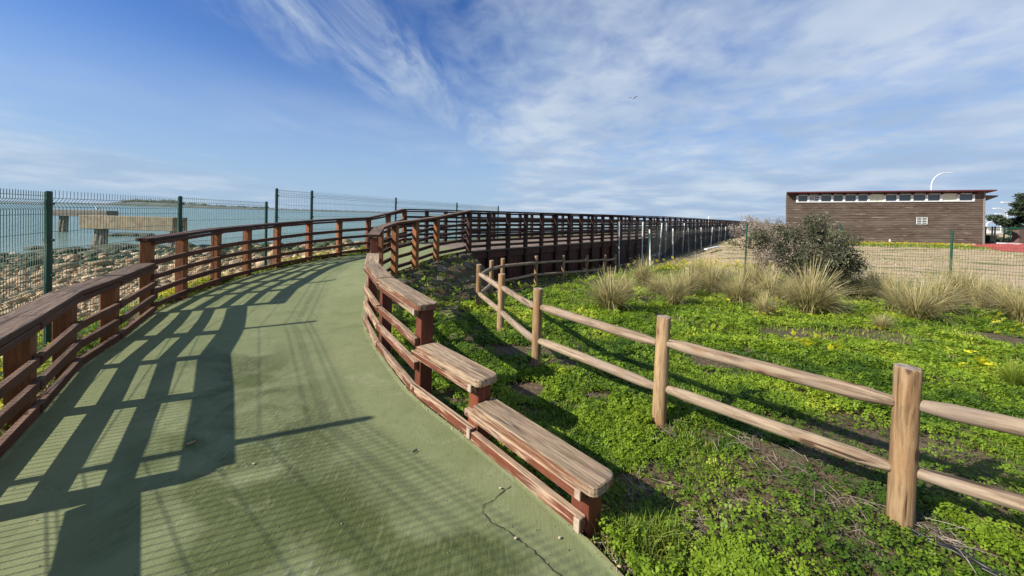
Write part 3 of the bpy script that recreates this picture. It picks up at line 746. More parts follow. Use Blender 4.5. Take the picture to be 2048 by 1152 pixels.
def log_fence():
    # (px, base y, ztop above eye estimate) from ground positions
    G = [atZ(1797, 1040, 0), atZ(1318, 846, 0), atZ(1071, 736, 0), atZ(1000, 662, -.1), atZ(957, 617, -.19)]
    pts = [(p.x, p.y, p.z) for p in G]
    for px, ty, Y, g in ((984, 521, 8.4, -.245), (1006, 517, 9.3, -.32), (1072.5, 512, 10.9, -.38), (1127, 511, 12.0, -.42), (1174, 511, 13.2, -.44), (1210, 510, 14.3, -.44), (1231, 509, 15.2, -.44)):
        p = atY(px, ty, Y); pts.append((p.x, p.y, p.z-.84))
    v = Vector(pts[0])-Vector(pts[1]); p_prev = Vector(pts[0])+Vector((v.x*.98+.25, v.y*.9, 0))
    pts = [tuple(p_prev+Vector((1.0, -.75, 0))), tuple(p_prev)]+pts
    root = empty('log_fence', pts[2]); tag(root, 'round log fence with two rails running across the grass in front of the boardwalk', 'fence')
    tops = []
    for i, p in enumerate(pts):
        g = min(p[2], tz(p[0], p[1])); H = .845; top = p[2]+H
        L = top-(g-.15); r = .052 if i != 2 else .055
        me = log_mesh(L, r, False, 100+i, 2); M = Matrix.Translation((p[0], p[1], g-.15)) @ Euler((random.uniform(-.012, .012), random.uniform(-.012, .012), 0)).to_matrix().to_4x4() @ Matrix.Rotation(random.uniform(0, 6), 4, 'Z')
        link('post', me, root, M); tops.append(top)
    for i in range(len(pts)-1):
        for k, (h, rr) in enumerate(((.20, .040), (.56, .039))):
            a = Vector((pts[i][0], pts[i][1], tops[i]-h-.01)); b = Vector((pts[i+1][0], pts[i+1][1], tops[i+1]-h+.01))
            d = (b-a).normalized(); a = a+d*.035; b = b-d*.035; M, L = frame(a, b)
            link('rail', log_mesh(L, rr*random.uniform(.95, 1.08), True, 300+i*2+k, 0), root, M)
log_fence()
# ------------------------------------------------------------------ green mesh fences
def mesh_panel(parent, A, B, z0, z1, vs=.05, hs=.2, folds=True, r=.0030, mat=None, name='mesh_panel'):
    A = Vector(A); B = Vector(B); d = B-A; d.z = 0; L = d.length; d.normalize(); nn = Vector((-d.y, d.x, 0)); H = z1-z0
    fz = [.10, H*.42, H-.14] if folds else []
    prof = [(0, 0)]
    for f in fz: prof += [(f-.05, 0), (f, .035), (f+.05, 0)]
    prof += [(H-.035 if folds else H, 0)]
    if folds: prof.append((H, 0))
    prof = sorted(set(prof)); paths = []
    n = int(L/vs)
    for i in range(n+1):
        t = i*L/n; t = min(max(t, .012), L-.012)
        paths.append([(A.x+d.x*t+nn.x*o, A.y+d.y*t+nn.y*o, z0+z) for z, o in prof])
    hz = []
    z = 0.0
    hl = [(f+s, o) for f in fz for s, o in ((-.05, .0), (0, .035), (.05, .0))]
    for j in range(int(H/hs)+1):
        zz = j*hs
        if all(abs(zz-f) > .09 for f in fz) and zz < H-.02: hl.append((zz, 0))
    for zz, o in hl:
        o -= .004
        paths.append([(A.x+nn.x*o, A.y+nn.y*o, z0+zz), (B.x+nn.x*o, B.y+nn.y*o, z0+zz)])
    me = tubes(paths, r, 3, mat or MGW, name); return link(name, me, parent)
def round_post(parent, x, y, z0, z1, r, mat, name='post', clamps=()):
    bm = bmesh.new(); g = bmesh.ops.create_cone(bm, cap_ends=True, segments=16, radius1=r, radius2=r, depth=z1-z0)
    for v in bm.verts: v.co.z += (z1-z0)/2
    top = [e for e in bm.edges if all(v.co.z > z1-z0-.001 for v in e.verts)]; bmesh.ops.bevel(bm, geom=top, offset=r*.3, segments=2, affect='EDGES')
    o = link(name, bm_mesh(name, bm, mat, False), parent, Matrix.Translation((x, y, z0)))
    for c in clamps:
        bm = bmesh.new(); bmesh.ops.create_cone(bm, cap_ends=True, segments=14, radius1=r*1.16, radius2=r*1.16, depth=.028)
        box_bm(r*1.0, r*1.9, -.012, .012, -.014, .014, .002, bm)
        link('clamp', bm_mesh('clamp', bm, mat), parent, Matrix.Translation((x, y, c)))
    return o
def green_fence():
    P = [atY(97, 382, 4.15), atY(360.5, 392, 6.6), atY(533, 403, 9.35)]
    pts = [Vector((.9, -1.8, 1.74)), Vector((-1.45, .10, 1.74)), Vector((-3.55, 1.74, 1.74))]+P
    root = empty('mesh_fence', (P[0].x, P[0].y, -.2)); tag(root, 'low green wire mesh fence along the beach on the left, closest to the viewer', 'fence', 'green mesh fences by the beach')
    for i, p in enumerate(pts):
        g = tz(p.x, p.y); round_post(root, p.x, p.y, g-.2, p.z, .032, MG, clamps=[p.z-.14, p.z-.55, p.z-.95, p.z-1.4])
        if i:
            q = pts[i-1]; d = (p-q); d.z = 0; d.normalize(); a = q+d*.034; b = p-d*.034
            mesh_panel(root, a, b, min(tz(p.x, p.y), tz(q.x, q.y))+.02, min(p.z, q.z)-.015+abs(p.z-q.z)*.5)
    P = [atY(553.5, 376.5, 10.2), atY(624, 381, 11.2), atY(792, 395, 14.8), atY(914, 405, 18.3)]
    P.append(P[-1]+(P[-1]-P[-2])*1.0)
    root = empty('mesh_fence', (P[1].x, P[1].y, -.2)); tag(root, 'taller green wire mesh fence standing behind the bend of the path against the sea', 'fence', 'green mesh fences by the beach')
    for i, p in enumerate(P):
        g = tz(p.x, p.y); round_post(root, p.x, p.y, g-.2, p.z, .036, MG, clamps=[p.z-.2, p.z-.8, p.z-1.4])
        if i:
            q = P[i-1]; d = (p-q); d.z = 0; d.normalize(); a = q+d*.036; b = p-d*.036
            mesh_panel(root, a, b, min(tz(p.x, p.y), tz(q.x, q.y)), min(p.z, q.z)-.03, r=.0036)
def yard_fence():
    T = [atY(1494, 444, 14.0), atY(1681, 449, 12.75), atY(1905, 458, 11.5)]
    d = T[2]-T[1]; T.append(T[2]+d); T.insert(0, T[0]-(T[1]-T[0]))
    root = empty('wire_fence', (T[2].x, T[2].y, -.35)); tag(root, 'green wire fence between the tussock grass and the sandy yard of the timber building', 'fence')
    for i, p in enumerate(T):
        g = tz(p.x, p.y)
        if i: round_post(root, p.x, p.y, g-.2, p.z, .03, MG, clamps=[p.z-.12, g+.9])
        if i > 1:
            q = T[i-1]; mesh_panel(root, (q.x, q.y, 0), (p.x, p.y, 0), tz(p.x, p.y)-.05, tz(p.x, p.y)+1.5, .06, .1, False, .003)
green_fence(); yard_fence()
# ------------------------------------------------------------------ enclosure of stakes and netting
def enclosure():
    mn = simple('grey_netting', (.05, .06, .055), .8)
    root = empty('netting_fence', (5.5, 16, -.4)); tag(root, 'double row of pale stakes with dark netting along the foot of the boardwalk', 'fence')
    A = []
    for px, py in ((1241, 443), (1286, 444), (1320, 446)):
        u = (px-1024)/FPX; t = (u*15.3-4.48)/(.686-u*.727); A.append(atY(px, py, 15.3+.727*t))
    for k in range(12):
        s = 1.2+3.9*k; X, Y = 7.3+.6*s, 18.3+.8*s; A.append(Vector((X, Y, 1.45-.012*k)))
    Bp = []
    for k in range(12):
        s = -.2+3.8*k; X, Y = 6.1+.6*s, 16+.8*s; Bp.append(Vector((X, Y, 1.18-.004*k)))
    for rowi, row in enumerate((A, Bp)):
        for i, p in enumerate(row):
            g = tz(p.x, p.y)
            lean = random.uniform(-.05, .05)
            z0 = g-.1; bm = bmesh.new(); r = .034
            bmesh.ops.create_cone(bm, cap_ends=True, segments=8, radius1=r, radius2=r*.9, depth=p.z-z0)
            for v in bm.verts: v.co.z += (p.z-z0)/2
            M = Matrix.Translation((p.x, p.y, z0)) @ Euler((lean, lean*.7, 0)).to_matrix().to_4x4()
            link('stake', bm_mesh('stake', bm, MWP if (i+rowi) % 3 else MGALV), root, M)
            if (rowi == 0 and i in (0, 2)) or (rowi == 1 and i in (0, 1)):
                round_post(root, p.x-.10, p.y+.02, z0, p.z-.15, .02, MG)
        for i in range(len(row)-1):
            a, b = row[i], row[i+1]; z = min(tz(a.x, a.y), tz(b.x, b.y))
            mesh_panel(root, a, b, z, min(a.z, b.z)-.12, .055, .055, False, .0028, mn, 'netting')
    # low boards lying by it
    p = on_ground(1310, 517); pl = board('timber_board', None, (p.x-.25, p.y-.2, p.z+.18), (p.x+.3, p.y+.1, p.z+.26), .2, .1, MWP); tag(pl, 'short pale board lying at the foot of the netting among yellow flowers', 'board')
    p = on_ground(1410, 504); pl = board('timber_board', None, (p.x-.4, p.y-.8, p.z+.22), (p.x+1.5, p.y+1.3, p.z+.26), .15, .06, MWP); tag(pl, 'long pale board lying along the netting further back', 'board')
enclosure()
# ------------------------------------------------------------------ stone slope
def stone_slope():
    root = empty('stone_slope', (-1.8, 8, 0)); tag(root, 'bank of dark mossy stones falling from the path bend to the grass', 'stone bank')
    m, nt, n, l, b = new_mat('mossy_stone'); k = NB(nt)
    v = k.coord('Object', (1, 1, 1), True); a = k.noise(v, 9, 6, .65); c = k.noise(v, 3, 3)
    col = k.mix(k.ss(a, .35, .65), (.055, .046, .034), (.165, .14, .098)); col = k.mix(k.ss(c, .52, .68, 0, .8), col, (.07, .085, .025))
    hs = n.new('ShaderNodeHueSaturation'); l.new(k.math('MULTIPLY_ADD', k.rand(), 1.0, .5), hs.inputs['Value']); l.new(col, hs.inputs['Color'])
    l.new(hs.outputs[0], b.inputs['Base Color']); b.inputs['Roughness'].default_value = .9; l.new(k.bump(a, .8, .03), b.inputs['Normal'])
    protos = []
    for q in range(9):
        bm = bmesh.new(); nn = random.randint(5, 7); out = []
        for i in range(nn):
            an = 2*math.pi*(i+random.uniform(-.25, .25))/nn; out.append((math.cos(an)*random.uniform(.85, 1.1), math.sin(an)*random.uniform(.7, 1.0)))
        bm = prism(out, -.35, .13, .07); 
        for vv in bm.verts: vv.co.z += random.uniform(-.06, .06)
        protos.append(bm_mesh('stone', bm, m, False))
    rng = np.random.default_rng(3); placed = []
    for (p, q) in zip(DR[:-1], DR[1:]):
        pass
    for tries in range(9000):
        if len(placed) >= 290: break
        i = rng.integers(26, len(DR)-1); t = rng.random(); p = DR[i]*(1-t)+DR[i+1]*t; dv = DR[i+1]-DR[i]; nrm = np.array([dv[1], -dv[0]])/np.hypot(dv[0], dv[1])
        d = rng.uniform(.12, 1.75)*(.45+.55*min(1, max(0, (p[1]-3.0)/3)))
        x, y = p[0]+nrm[0]*d, p[1]+nrm[1]*d; s = rng.uniform(.10, .20)
        if any((x-a_)**2+(y-b_)**2 < (.86*(s+c_))**2 for a_, b_, c_ in placed): continue
        placed.append((x, y, s))
    for x, y, s in placed:
        e = .06; gx = (tz(x+e, y)-tz(x-e, y))/(2*e); gy = (tz(x, y+e)-tz(x, y-e))/(2*e)
        nv = Vector((-gx, -gy, 1)).normalized(); q = nv.to_track_quat('Z', 'Y') @ Euler((random.uniform(-.12, .12), random.uniform(-.12, .12), random.uniform(0, 6))).to_quaternion()
        M = Matrix.Translation((x, y, tz(x, y)+.0)) @ q.to_matrix().to_4x4() @ Matrix.Scale(s, 4)
        link('stone', random.choice(protos), root, M)
stone_slope()
# ------------------------------------------------------------------ timber building
def building():
    u = lambda px: (px-1024)/FPX
    Aw = Vector((u(1575)*30, 30, 0)); Bw = Vector((u(1968)*27.6, 27.6, 0)); d = Bw-Aw; L = d.length
    ang = math.atan2(d.y, d.x); tilt = math.atan(.36/L)
    base = atY(1575, 487, 30); root = empty('timber_building', (Aw.x, Aw.y, base.z)); root.rotation_euler = (0, -tilt, ang)
    tag(root, 'long brown timber clad building with a thin maroon roof and a strip of high windows', 'building')
    RM = wmat(root)
    def part(name, x0, x1, y0, y1, z0, z1, mat, bev=0, parent=root, kind=None):
        o = link(name, bm_mesh(name, box_bm(x0, x1, y0, y1, z0, z1, bev), mat), parent, RM)
        if kind: o['kind'] = kind
        return o
    H = 4.05; D = 7.0
    def skew(o):
        for v in o.data.vertices:
            if v.co.y > .205: v.co.x += (v.co.y-.2)*.55
        return o
    def lx(px): # local x on the wall
        k = u(px); t = (k*Aw.y-Aw.x)/(d.x-k*d.y); return t*L
    mp, nt, n, l, b = new_mat('cladding'); k = NB(nt)
    v = k.coord('Object', (1.2, 14, 14)); a = k.noise(v, 1.5, 6, .65, .3); bg = k.noise(k.coord('Object', (.3, 1, 1.4)), 1.1, 4)
    st = k.noise(k.coord('Object', (.5, 8, 8.5)), 1.4, 4, .6)
    c = k.mix(k.ss(a, .35, .65), (.046, .030, .021), (.112, .078, .056)); c = k.mix(k.ss(bg, .4, .7, 0, .6), c, (.15, .12, .095))
    c = k.mix(k.ss(st, .60, .68, 0, .8), c, (.32, .25, .17))
    l.new(c, b.inputs['Base Color']); b.inputs['Roughness'].default_value = .85; l.new(k.bump(a, .4, .02), b.inputs['Normal'])
    w0, w1 = lx(1594), lx(1948); zt0 = 3.36; zt1 = 3.93
    # shell (behind the planks), with room behind the window strip
    part('wall', 0.02, L-.02, .06, .2, 0, zt0-.05, mp); part('wall', 0.02, L-.02, .06, .2, zt1+.02, H+.02, mp)
    part('wall', .02, w0-.05, .06, .2, zt0-.047, zt1+.017, mp); part('wall', w1+.05, L-.02, .06, .2, zt0-.047, zt1+.017, mp)
    skew(part('wall', 0, .12, .2, D, 0, H-.25, mp)); skew(part('wall', L-.12, L, .2, D, 0, H-.25, mp)); skew(part('wall', .13, L-.13, D-.15, D, 0, H-.45, mp))
    bm = bmesh.new(); z = 0.12; rs = random.Random(4)
    rows = 30; ph = H/rows
    for i in range(rows):
        z = i*ph; x = 0.0
        while x < L-.01:
            e = min(L, x+rs.uniform(2.5, 4.5)); 
            if L-e < .5: e = L
            segs = [(x, e)]
            if z+ph > zt0-.02 and z < zt1+.02:
                segs = []
                if x < w0-.03: segs.append((x, min(e, w0-.03)))
                if e > w1+.03: segs.append((max(x, w1+.03), e))
            for q0, q1 in segs:
                if q1-q0 > .05:
                    o = rs.uniform(0, .012); g = bmesh.ops.create_cube(bm, size=1)
                    for vv in g['verts']:
                        top = vv.co.z > 0
                        vv.co = Vector(((q0+q1)/2+vv.co.x*(q1-q0-.006), (.03-o)+vv.co.y*.03+(.012 if top else -.012), z+ph/2+vv.co.z*(ph-.012)))
            x = e
    o = link('cladding_board', bm_mesh('cladding_board', bm, mp), root, RM); o['kind'] = 'stuff'
    mr = simple('maroon_roof', (.115, .025, .032), .6, 0, (.08, .02, .025), 3)
    bm = bmesh.new()
    pr = [(-.35, -.55), (-.35, D+.3)]
    vs = [(-.30, -.5, H+.02), (L+.35, -.5, H+.02), (L+.35+.55*D, D+.3, H-.4), (-.30+.55*D, D+.3, H-.4)]
    lo = [bm.verts.new(p) for p in vs]; hi = [bm.verts.new((p[0], p[1], p[2]+.09)) for p in vs]
    bm.faces.new(lo[::-1]); bm.faces.new(hi)
    for i in range(4): bm.faces.new((lo[i], lo[(i+1) % 4], hi[(i+1) % 4], hi[i]))
    roof = link('roof', bm_mesh('roof', bm, mr), root, RM)
    mfr = simple('window_white', (.74, .75, .73), .5); mgl, nt, n, l, b = new_mat('window_glass')
    b.inputs['Base Color'].default_value = (.08, .10, .115, 1); b.inputs['Roughness'].default_value = .12
    mcr = simple('cream_panel', (.72, .70, .52), .6)
    xs = [lx(p) for p in (1594.4, 1617, 1640, 1664.5, 1688, 1714, 1737.5, 1769, 1795.5, 1824, 1853, 1882, 1916, 1947)]
    part('sill', xs[0]-.06, xs[-1]+.04, -.04, .1, zt0-.045, zt0+.03, mfr)
    for i in range(len(xs)-1):
        a, b_ = xs[i], xs[i+1]; kind = 'panel' if i in (6, 11) else 'vent' if i == 1 else 'glass'
        wn = part('window', a-.055, a+.085, -.03, .1, zt0+.032, zt1-.002, mfr); 
        link('window_frame', bm_mesh('window_frame', box_bm(a+.06, b_-.035, 0.0, .1, zt1-.05, zt1), mfr), wn, RM)
        if kind == 'panel': link('pane', bm_mesh('pane', box_bm(a+.06, b_-.035, .045, .06, zt0+.033, zt1-.052), mcr), wn, RM)
        elif kind == 'vent':
            link('pane', bm_mesh('pane', box_bm(a+.06, b_-.035, .07, .08, zt0+.033, zt1-.052), mgl), wn, RM)
            bm = bmesh.new(); w_ = b_-a-.1
            box_bm(a+.07+w_*.48, a+.07+w_*.54, .02, .05, zt0+.06, zt1-.08, 0, bm)
            for q in range(4): box_bm(a+.07, a+.07+w_*.46, .02, .05, zt0+.07+q*.12, zt0+.12+q*.12, 0, bm)
            for q in range(3): box_bm(a+.07+w_*.56, b_-.04, .02, .05, zt0+.10+q*.15, zt0+.15+q*.15, 0, bm)
            link('louvre', bm_mesh('louvre', bm, mfr), wn, RM)
        else: link('pane', bm_mesh('pane', box_bm(a+.06, b_-.035, .06, .07, zt0+.033, zt1-.052), mgl), wn, RM)
    part('window_jamb', xs[-1]-.03, xs[-1]+.07, -.03, .1, zt0+.032, zt1-.002, mfr)
    mb = MW['skirt']
    for i in range(14):
        x = xs[i]-.02
        bm = bmesh.new(); vs = [(x-.03, -.42, H-.03), (x-.03, -.0, H-.03), (x-.03, -.0, H-.22), (x-.03, -.42, H-.09)]
        lo = [bm.verts.new(p) for p in vs]; hi = [bm.verts.new((p[0]+.06, p[1], p[2])) for p in vs]
        bm.faces.new(lo[::-1]); bm.faces.new(hi)
        for q in range(4): bm.faces.new((lo[q], lo[(q+1) % 4], hi[(q+1) % 4], hi[q]))
        bmesh.ops.recalc_face_normals(bm, faces=bm.faces)
        link('rafter_end', bm_mesh('rafter_end', bm, mb), root, RM)
    # small barred window
    x0, x1 = lx(1833), lx(1854); z0, z1 = 1.62, 2.12
    f = part('vent_window', x0, x1, -.03, .0, z0, z1, simple('vent_dark', (.02, .02, .02), .8))
    for q in range(5): link('bar', bm_mesh('bar', box_bm(x0-.02, x1+.02, -.05, -.032, z0-.02+q*(z1-z0)/4, z0+.02+q*(z1-z0)/4), mfr), f, RM)
    for q in range(3): link('bar', bm_mesh('bar', box_bm(x0-.022+q*(x1-x0)/2, x0+.022+q*(x1-x0)/2, -.056, -.051, z0-.02, z1+.02), mfr), f, RM)
    # concrete footing blocks
    mf = simple('footing', (.52, .47, .33), .9, 0, (.38, .34, .23), 4)
    for i in range(26):
        x = .3+i*(L-.8)/26; part('footing_block', x, x+(L-.8)/26-.05, -.10, .0, -.35, .14+.0*i, mf, .01)
    part('pipe', lx(1778.5)-.04, lx(1778.5)+.04, -.16, -.08, -.2, .42, mfr, .01)
    # canopy on the right gable
    bm = bmesh.new(); vs = [(L+.02, 0, H-.25), (L+1.05, 0, H-.28), (L+1.05, 0, H-.36), (L+.02, 0, H-.80)]
    lo = [bm.verts.new((p[0], .2, p[2])) for p in vs]; hi = [bm.verts.new((p[0], 3.2, p[2])) for p in vs]
    bm.faces.new(lo); bm.faces.new(hi[::-1])
    for q in range(4): bm.faces.new((lo[q], lo[(q+1) % 4], hi[(q+1) % 4], hi[q]))
    bmesh.ops.recalc_face_normals(bm, faces=bm.faces); link('canopy', bm_mesh('canopy', bm, mp), root, RM)
    part('corner_trim', L-.03, L+.05, -.06, .05, 0, H, MWP if False else simple('corner_grey', (.22, .21, .19), .7))
building()
# ------------------------------------------------------------------ lamps, right edge
def lamp(px, py_base, ptop, Y, arm_px, arm_dy, label):
    b = atY(px, py_base, Y); t = atY(px, ptop, Y); e = atY(px+arm_px, ptop-arm_dy, Y)
    root = empty('street_lamp', (b.x, b.y, b.z)); tag(root, label, 'street lamp', 'white street lamps beyond the building')
    H = t.z-b.z; P = [(b.x, b.y, b.z), (t.x, b.y, t.z-.25*H*.3)]
    ex = e.x-b.x; ez = e.z-t.z
    pts = [(b.x, b.y, b.z)]+[(b.x, b.y, b.z+H*q) for q in (.3, .6, .85)]
    for q in range(1, 9):
        a = q/8; pts.append((b.x+ex*(a**1.6), b.y, b.z+H*.85+(H*.15+ez)*(1-(1-a)**2)))
    r = .0013*Y
    link('pole', tubes([pts], [np.linspace(r, r*.6, len(pts))], 8, MWP, 'pole'), root)
    s = 1 if ex > 0 else -1
    bm = bmesh.new(); box_bm(0 if s > 0 else -.7, .7 if s > 0 else 0, -.12, .12, -.06, .05, .03, bm)
    link('lamp_head', bm_mesh('lamp_head', bm, MWP), root, Matrix.Translation(Vector(pts[-1])))
lamp(1858, 470, 352, 60, 38, 7, 'white street lamp rising above the middle of the timber building roof')
lamp(2033, 488, 412, 38, -16, 7, 'nearest white street lamp with an arm bent left in front of the dark tree')
lamp(2012, 486, 422, 48, -14, 5, 'second white street lamp just left of the dark tree')
lamp(2011.5, 486, 431, 56, -12, 3, 'slightly lower white street lamp close behind the second one')
lamp(1971, 487, 445, 55, 12, 2, 'white street lamp seen beside the right corner of the building')
lamp(2000, 486, 449, 85, -3, 2, 'smallest white street lamp far down the road')
lamp(1416.5, 455, 433, 120, 1, 0, 'thin distant pole showing above the boardwalk handrail')
def leaf_blob(rng, centers, radii, n, size, elong=1.0, flat=.0):
    """leaf quads spread through ellipsoids"""
    w = np.array([r[0]*r[1]*r[2] for r in radii])**.67; idx = rng.choice(len(centers), n, p=w/w.sum())
    C = np.array(centers)[idx]; Rr = np.array(radii)[idx]; d = rng.normal(size=(n, 3)); d /= np.linalg.norm(d, axis=1)[:, None]
    P = C+d*Rr*(rng.random(n)[:, None]**.35)*rng.uniform(.85, 1.12, (n, 1))
    a = rng.normal(size=(n, 3)); a[:, 2] += .4; a = a+d*1.2; a /= np.linalg.norm(a, axis=1)[:, None]; b = np.cross(a, rng.normal(size=(n, 3))); b /= np.linalg.norm(b, axis=1)[:, None]
    s = size*rng.uniform(.6, 1.4, (n, 1)); a = a*s*elong; b = b*s
    V = np.stack([P-a, P+b*.5, P+a, P-b*.5], 1).reshape(-1, 3); F = np.arange(n*4).reshape(-1, 4)
    return V, F, P
def right_edge():
    # dark conifer-like tree
    b = atY(2046, 490, 34); root = empty('tree', (b.x+1.0, b.y, b.z)); tag(root, 'dark tall tree at the right edge of the picture behind the street lamps', 'tree')
    rng = np.random.default_rng(8); cs = []; rs = []
    T = atY(2052, 392, 34); H = T.z-b.z; cx = T.x+.5
    for q in range(34):
        f = rng.uniform(.12, 1); w = 1.6*(1-.35*f); cs.append((cx+rng.normal(0, .45)*w, b.y+rng.normal(0, .5)*w, b.z+H*f)); rs.append((.65, .6, .32))
    V, F, P = leaf_blob(rng, cs, rs, 9000, .10, 1.6)
    link('crown', np_mesh('crown', V, F, M_HEDGE, {'tint': np.repeat(rng.random(len(F)), 4)}), root)
    link('trunk', tubes([[(cx, b.y, b.z-.2), (cx+.1, b.y, b.z+H*.5), (cx, b.y, b.z+H*.9)]], [np.array([.22, .15, .04])], 8, M_BARK, 'trunk'), root)
    # hedge behind the green fence
    a = atY(1972, 478, 33); c = atY(2036, 478, 33); root = empty('hedge', (a.x, a.y, a.z)); tag(root, 'low dark green hedge behind the yard gate right of the building', 'hedge')
    cs = []; rs = []
    for q in range(14): t = q/13; cs.append((a.x+(c.x-a.x)*t, 33, a.z-.2)); rs.append((.35, .35, .45))
    V, F, P = leaf_blob(rng, cs, rs, 3500, .06)
    link('foliage', np_mesh('foliage', V, F, M_HEDGE, {'tint': np.repeat(rng.random(len(F)), 4)}), root)
    # green gate fence
    root = empty('steel_gate', (a.x, 31, a.z-.5)); tag(root, 'dark green steel gate fence with thin bars right of the building', 'gate')
    for px in (1972, 1985, 1990.5, 2009, 2022, 2031):
        t = atY(px, 453, 31); g = atY(px, 487, 31); box_part('post', root, t.x-.035, t.x+.035, 30.97, 31.03, g.z, t.z, MG)
    for py in (455, 468, 485):
        t0 = atY(1972, py, 31); t1 = atY(2031, py, 31); board('bar', root, (t0.x, 31.06, t0.z), (t1.x, 31.06, t1.z), .03, .05, MG)
    # dark brown pillar, white post and low white kerb, far white building
    mbk = simple('brown_pillar', (.11, .075, .06), .85, 0, (.08, .055, .045), 3)
    t = atY(2031, 458, 29.5); t2 = atY(2043, 489, 29.5); root = empty('gate_pillar', (t.x, 29.5, t2.z)); tag(root, 'brown gate pillar at the right edge with a dark lintel and a white post beside it', 'pillar')
    box_part('shaft', root, t.x, t2.x, 29.3, 29.7, t2.z-.2, t.z, mbk, .01); box_part('lintel', root, t.x-.1, t.x+3, 29.28, 29.72, t.z+.005, t.z+.12, MG, .01)
    box_part('white_post', root, t2.x+.01, t2.x+.35, 29.35, 29.65, t2.z-.2, t.z-.003, MWP, .01)
    a = atY(1991, 486, 28.6); c = atY(2046, 489, 28.6); k = board('low_wall', None, (a.x, 28.6, a.z-.05), (c.x+1, 28.6, c.z-.05), .2, .22, MWP); tag(k, 'low whitewashed kerb wall between the red mats and the green gate', 'wall')
    a = atY(1976, 455, 90); c = atY(2012, 466, 90); root = empty('white_building', (a.x, 90, c.z)); tag(root, 'far low white building glimpsed through the green gate', 'building')
    box_part('wall', root, a.x, c.x, 90, 96, c.z-.6, a.z-.25, MWP); box_part('roof', root, a.x-.3, c.x+.3, 89.7, 96.3, a.z-.245, a.z, simple('far_roof', (.45, .43, .38), .8))
    # wheeled green bin
    p = atY(1977, 489, 29); root = empty('waste_bin', (p.x, p.y, p.z)); tag(root, 'squat dark green waste bin by the right corner of the building', 'bin')
    bm = bmesh.new(); g = bmesh.ops.create_cube(bm, size=1)
    for v in bm.verts: t = 1 if v.co.z > 0 else .78; v.co = Vector((v.co.x*.62*t, v.co.y*.6*t, (v.co.z+.5)*.62))
    bmesh.ops.bevel(bm, geom=bm.edges[:], offset=.04, segments=2, affect='EDGES'); link('body', bm_mesh('body', bm, MG), root, Matrix.Translation(p+Vector((0, 0, .05))))
    box_part('lid', root, -.36, .36, -.36, .34, .68, .75, MG, .03, Matrix.Translation(p)); box_part('handle', root, .28, .44, -.3, .3, .60, .66, MWP, .01, Matrix.Translation(p))
    # red mats
    mr = simple('red_mat', (.42, .075, .055), .8, 0, (.30, .05, .045), 2, .4)
    rng2 = np.random.default_rng(2)
    c = [on_ground(1918, 489), on_ground(2100, 489), on_ground(2110, 506), on_ground(2010, 503)]
    V = []; F = []; nu, nv = 40, 10
    for iu in range(nu+1):
        for iv in range(nv+1):
            a_, b_ = iu/nu, iv/nv; p = (c[0]*(1-a_)+c[1]*a_)*(1-b_)+(c[3]*(1-a_)+c[2]*a_)*b_
            e = min(1, 6*min(a_, 1-a_, b_+.02, 1-b_)); V.append((p.x, p.y, tz(p.x, p.y)+.01+e*(.07+.15*N2.one(np.array([p.x*2.2]), np.array([p.y*3.]))[0])))
    i = (np.arange(nu)[:, None]*(nv+1)+np.arange(nv)[None, :]).ravel(); F = np.stack([i, i+1, i+nv+2, i+nv+1], 1)
    o = link('ground_sheet', np_mesh('ground_sheet', V, F, mr, None, True)); tag(o, 'crumpled red sheeting spread on the ground by the right end of the building', 'sheeting')
right_edge()
# ------------------------------------------------------------------ jetty beams and birds
def jetty():
    mc = simple('jetty_concrete', (.26, .205, .12), .85, 0, (.15, .115, .07), 2.6, .5); mc2 = simple('jetty_dark', (.17, .14, .11), .9, 0, (.11, .09, .075), 2)
    mw = simple('pile_wood', (.10, .075, .055), .9, 0, (.30, .24, .18), 6, .5)
    for (xa, xb, yt, yb, Y, piles, m, lab) in ((157, 346, 430, 457, 27, (172, 325), mc, 'pale concrete beam of the ruined jetty resting on two dark piles, nearer the beach'),
                                          (94, 214, 418.5, 431, 40, (106,), mc2, 'grey beam of the ruined jetty standing further out in the water')):
        a = atY(xa, yt, Y); b = atY(xb, yt+ (5 if xb > 300 else 5), Y-.6); h = atY(xa, yt, Y).z-atY(xa, yb, Y).z
        root = empty('jetty_beam', (a.x, Y, -1.6)); tag(root, lab, 'jetty beam', 'ruined jetty beams')
        M, L = frame(Vector((a.x, Y, a.z-h/2)), Vector((b.x, Y-.6, a.z-h/2+.02)))
        link('beam', bm_mesh('beam', box_bm(0, L, 0, 1.1, -h/2, h/2, .03), m), root, M)
        for px in piles:
            p = atY(px, yb, Y); z1 = a.z-h-.005; bm = bmesh.new()
            for (dx, r, ln) in ((0, .34, .0), (.42, .26, .1)):
                g = bmesh.ops.create_cone(bm, cap_ends=True, segments=9, radius1=r*1.15, radius2=r*.8, depth=z1+2.4)
                for v in g['verts']: v.co = Vector((v.co.x+dx*.8+(v.co.z)*.10, v.co.y+.5, v.co.z+(z1-2.4)/2))
            link('pile', bm_mesh('pile', bm, mw), root, Matrix.Translation((p.x+.35, Y, 0)))
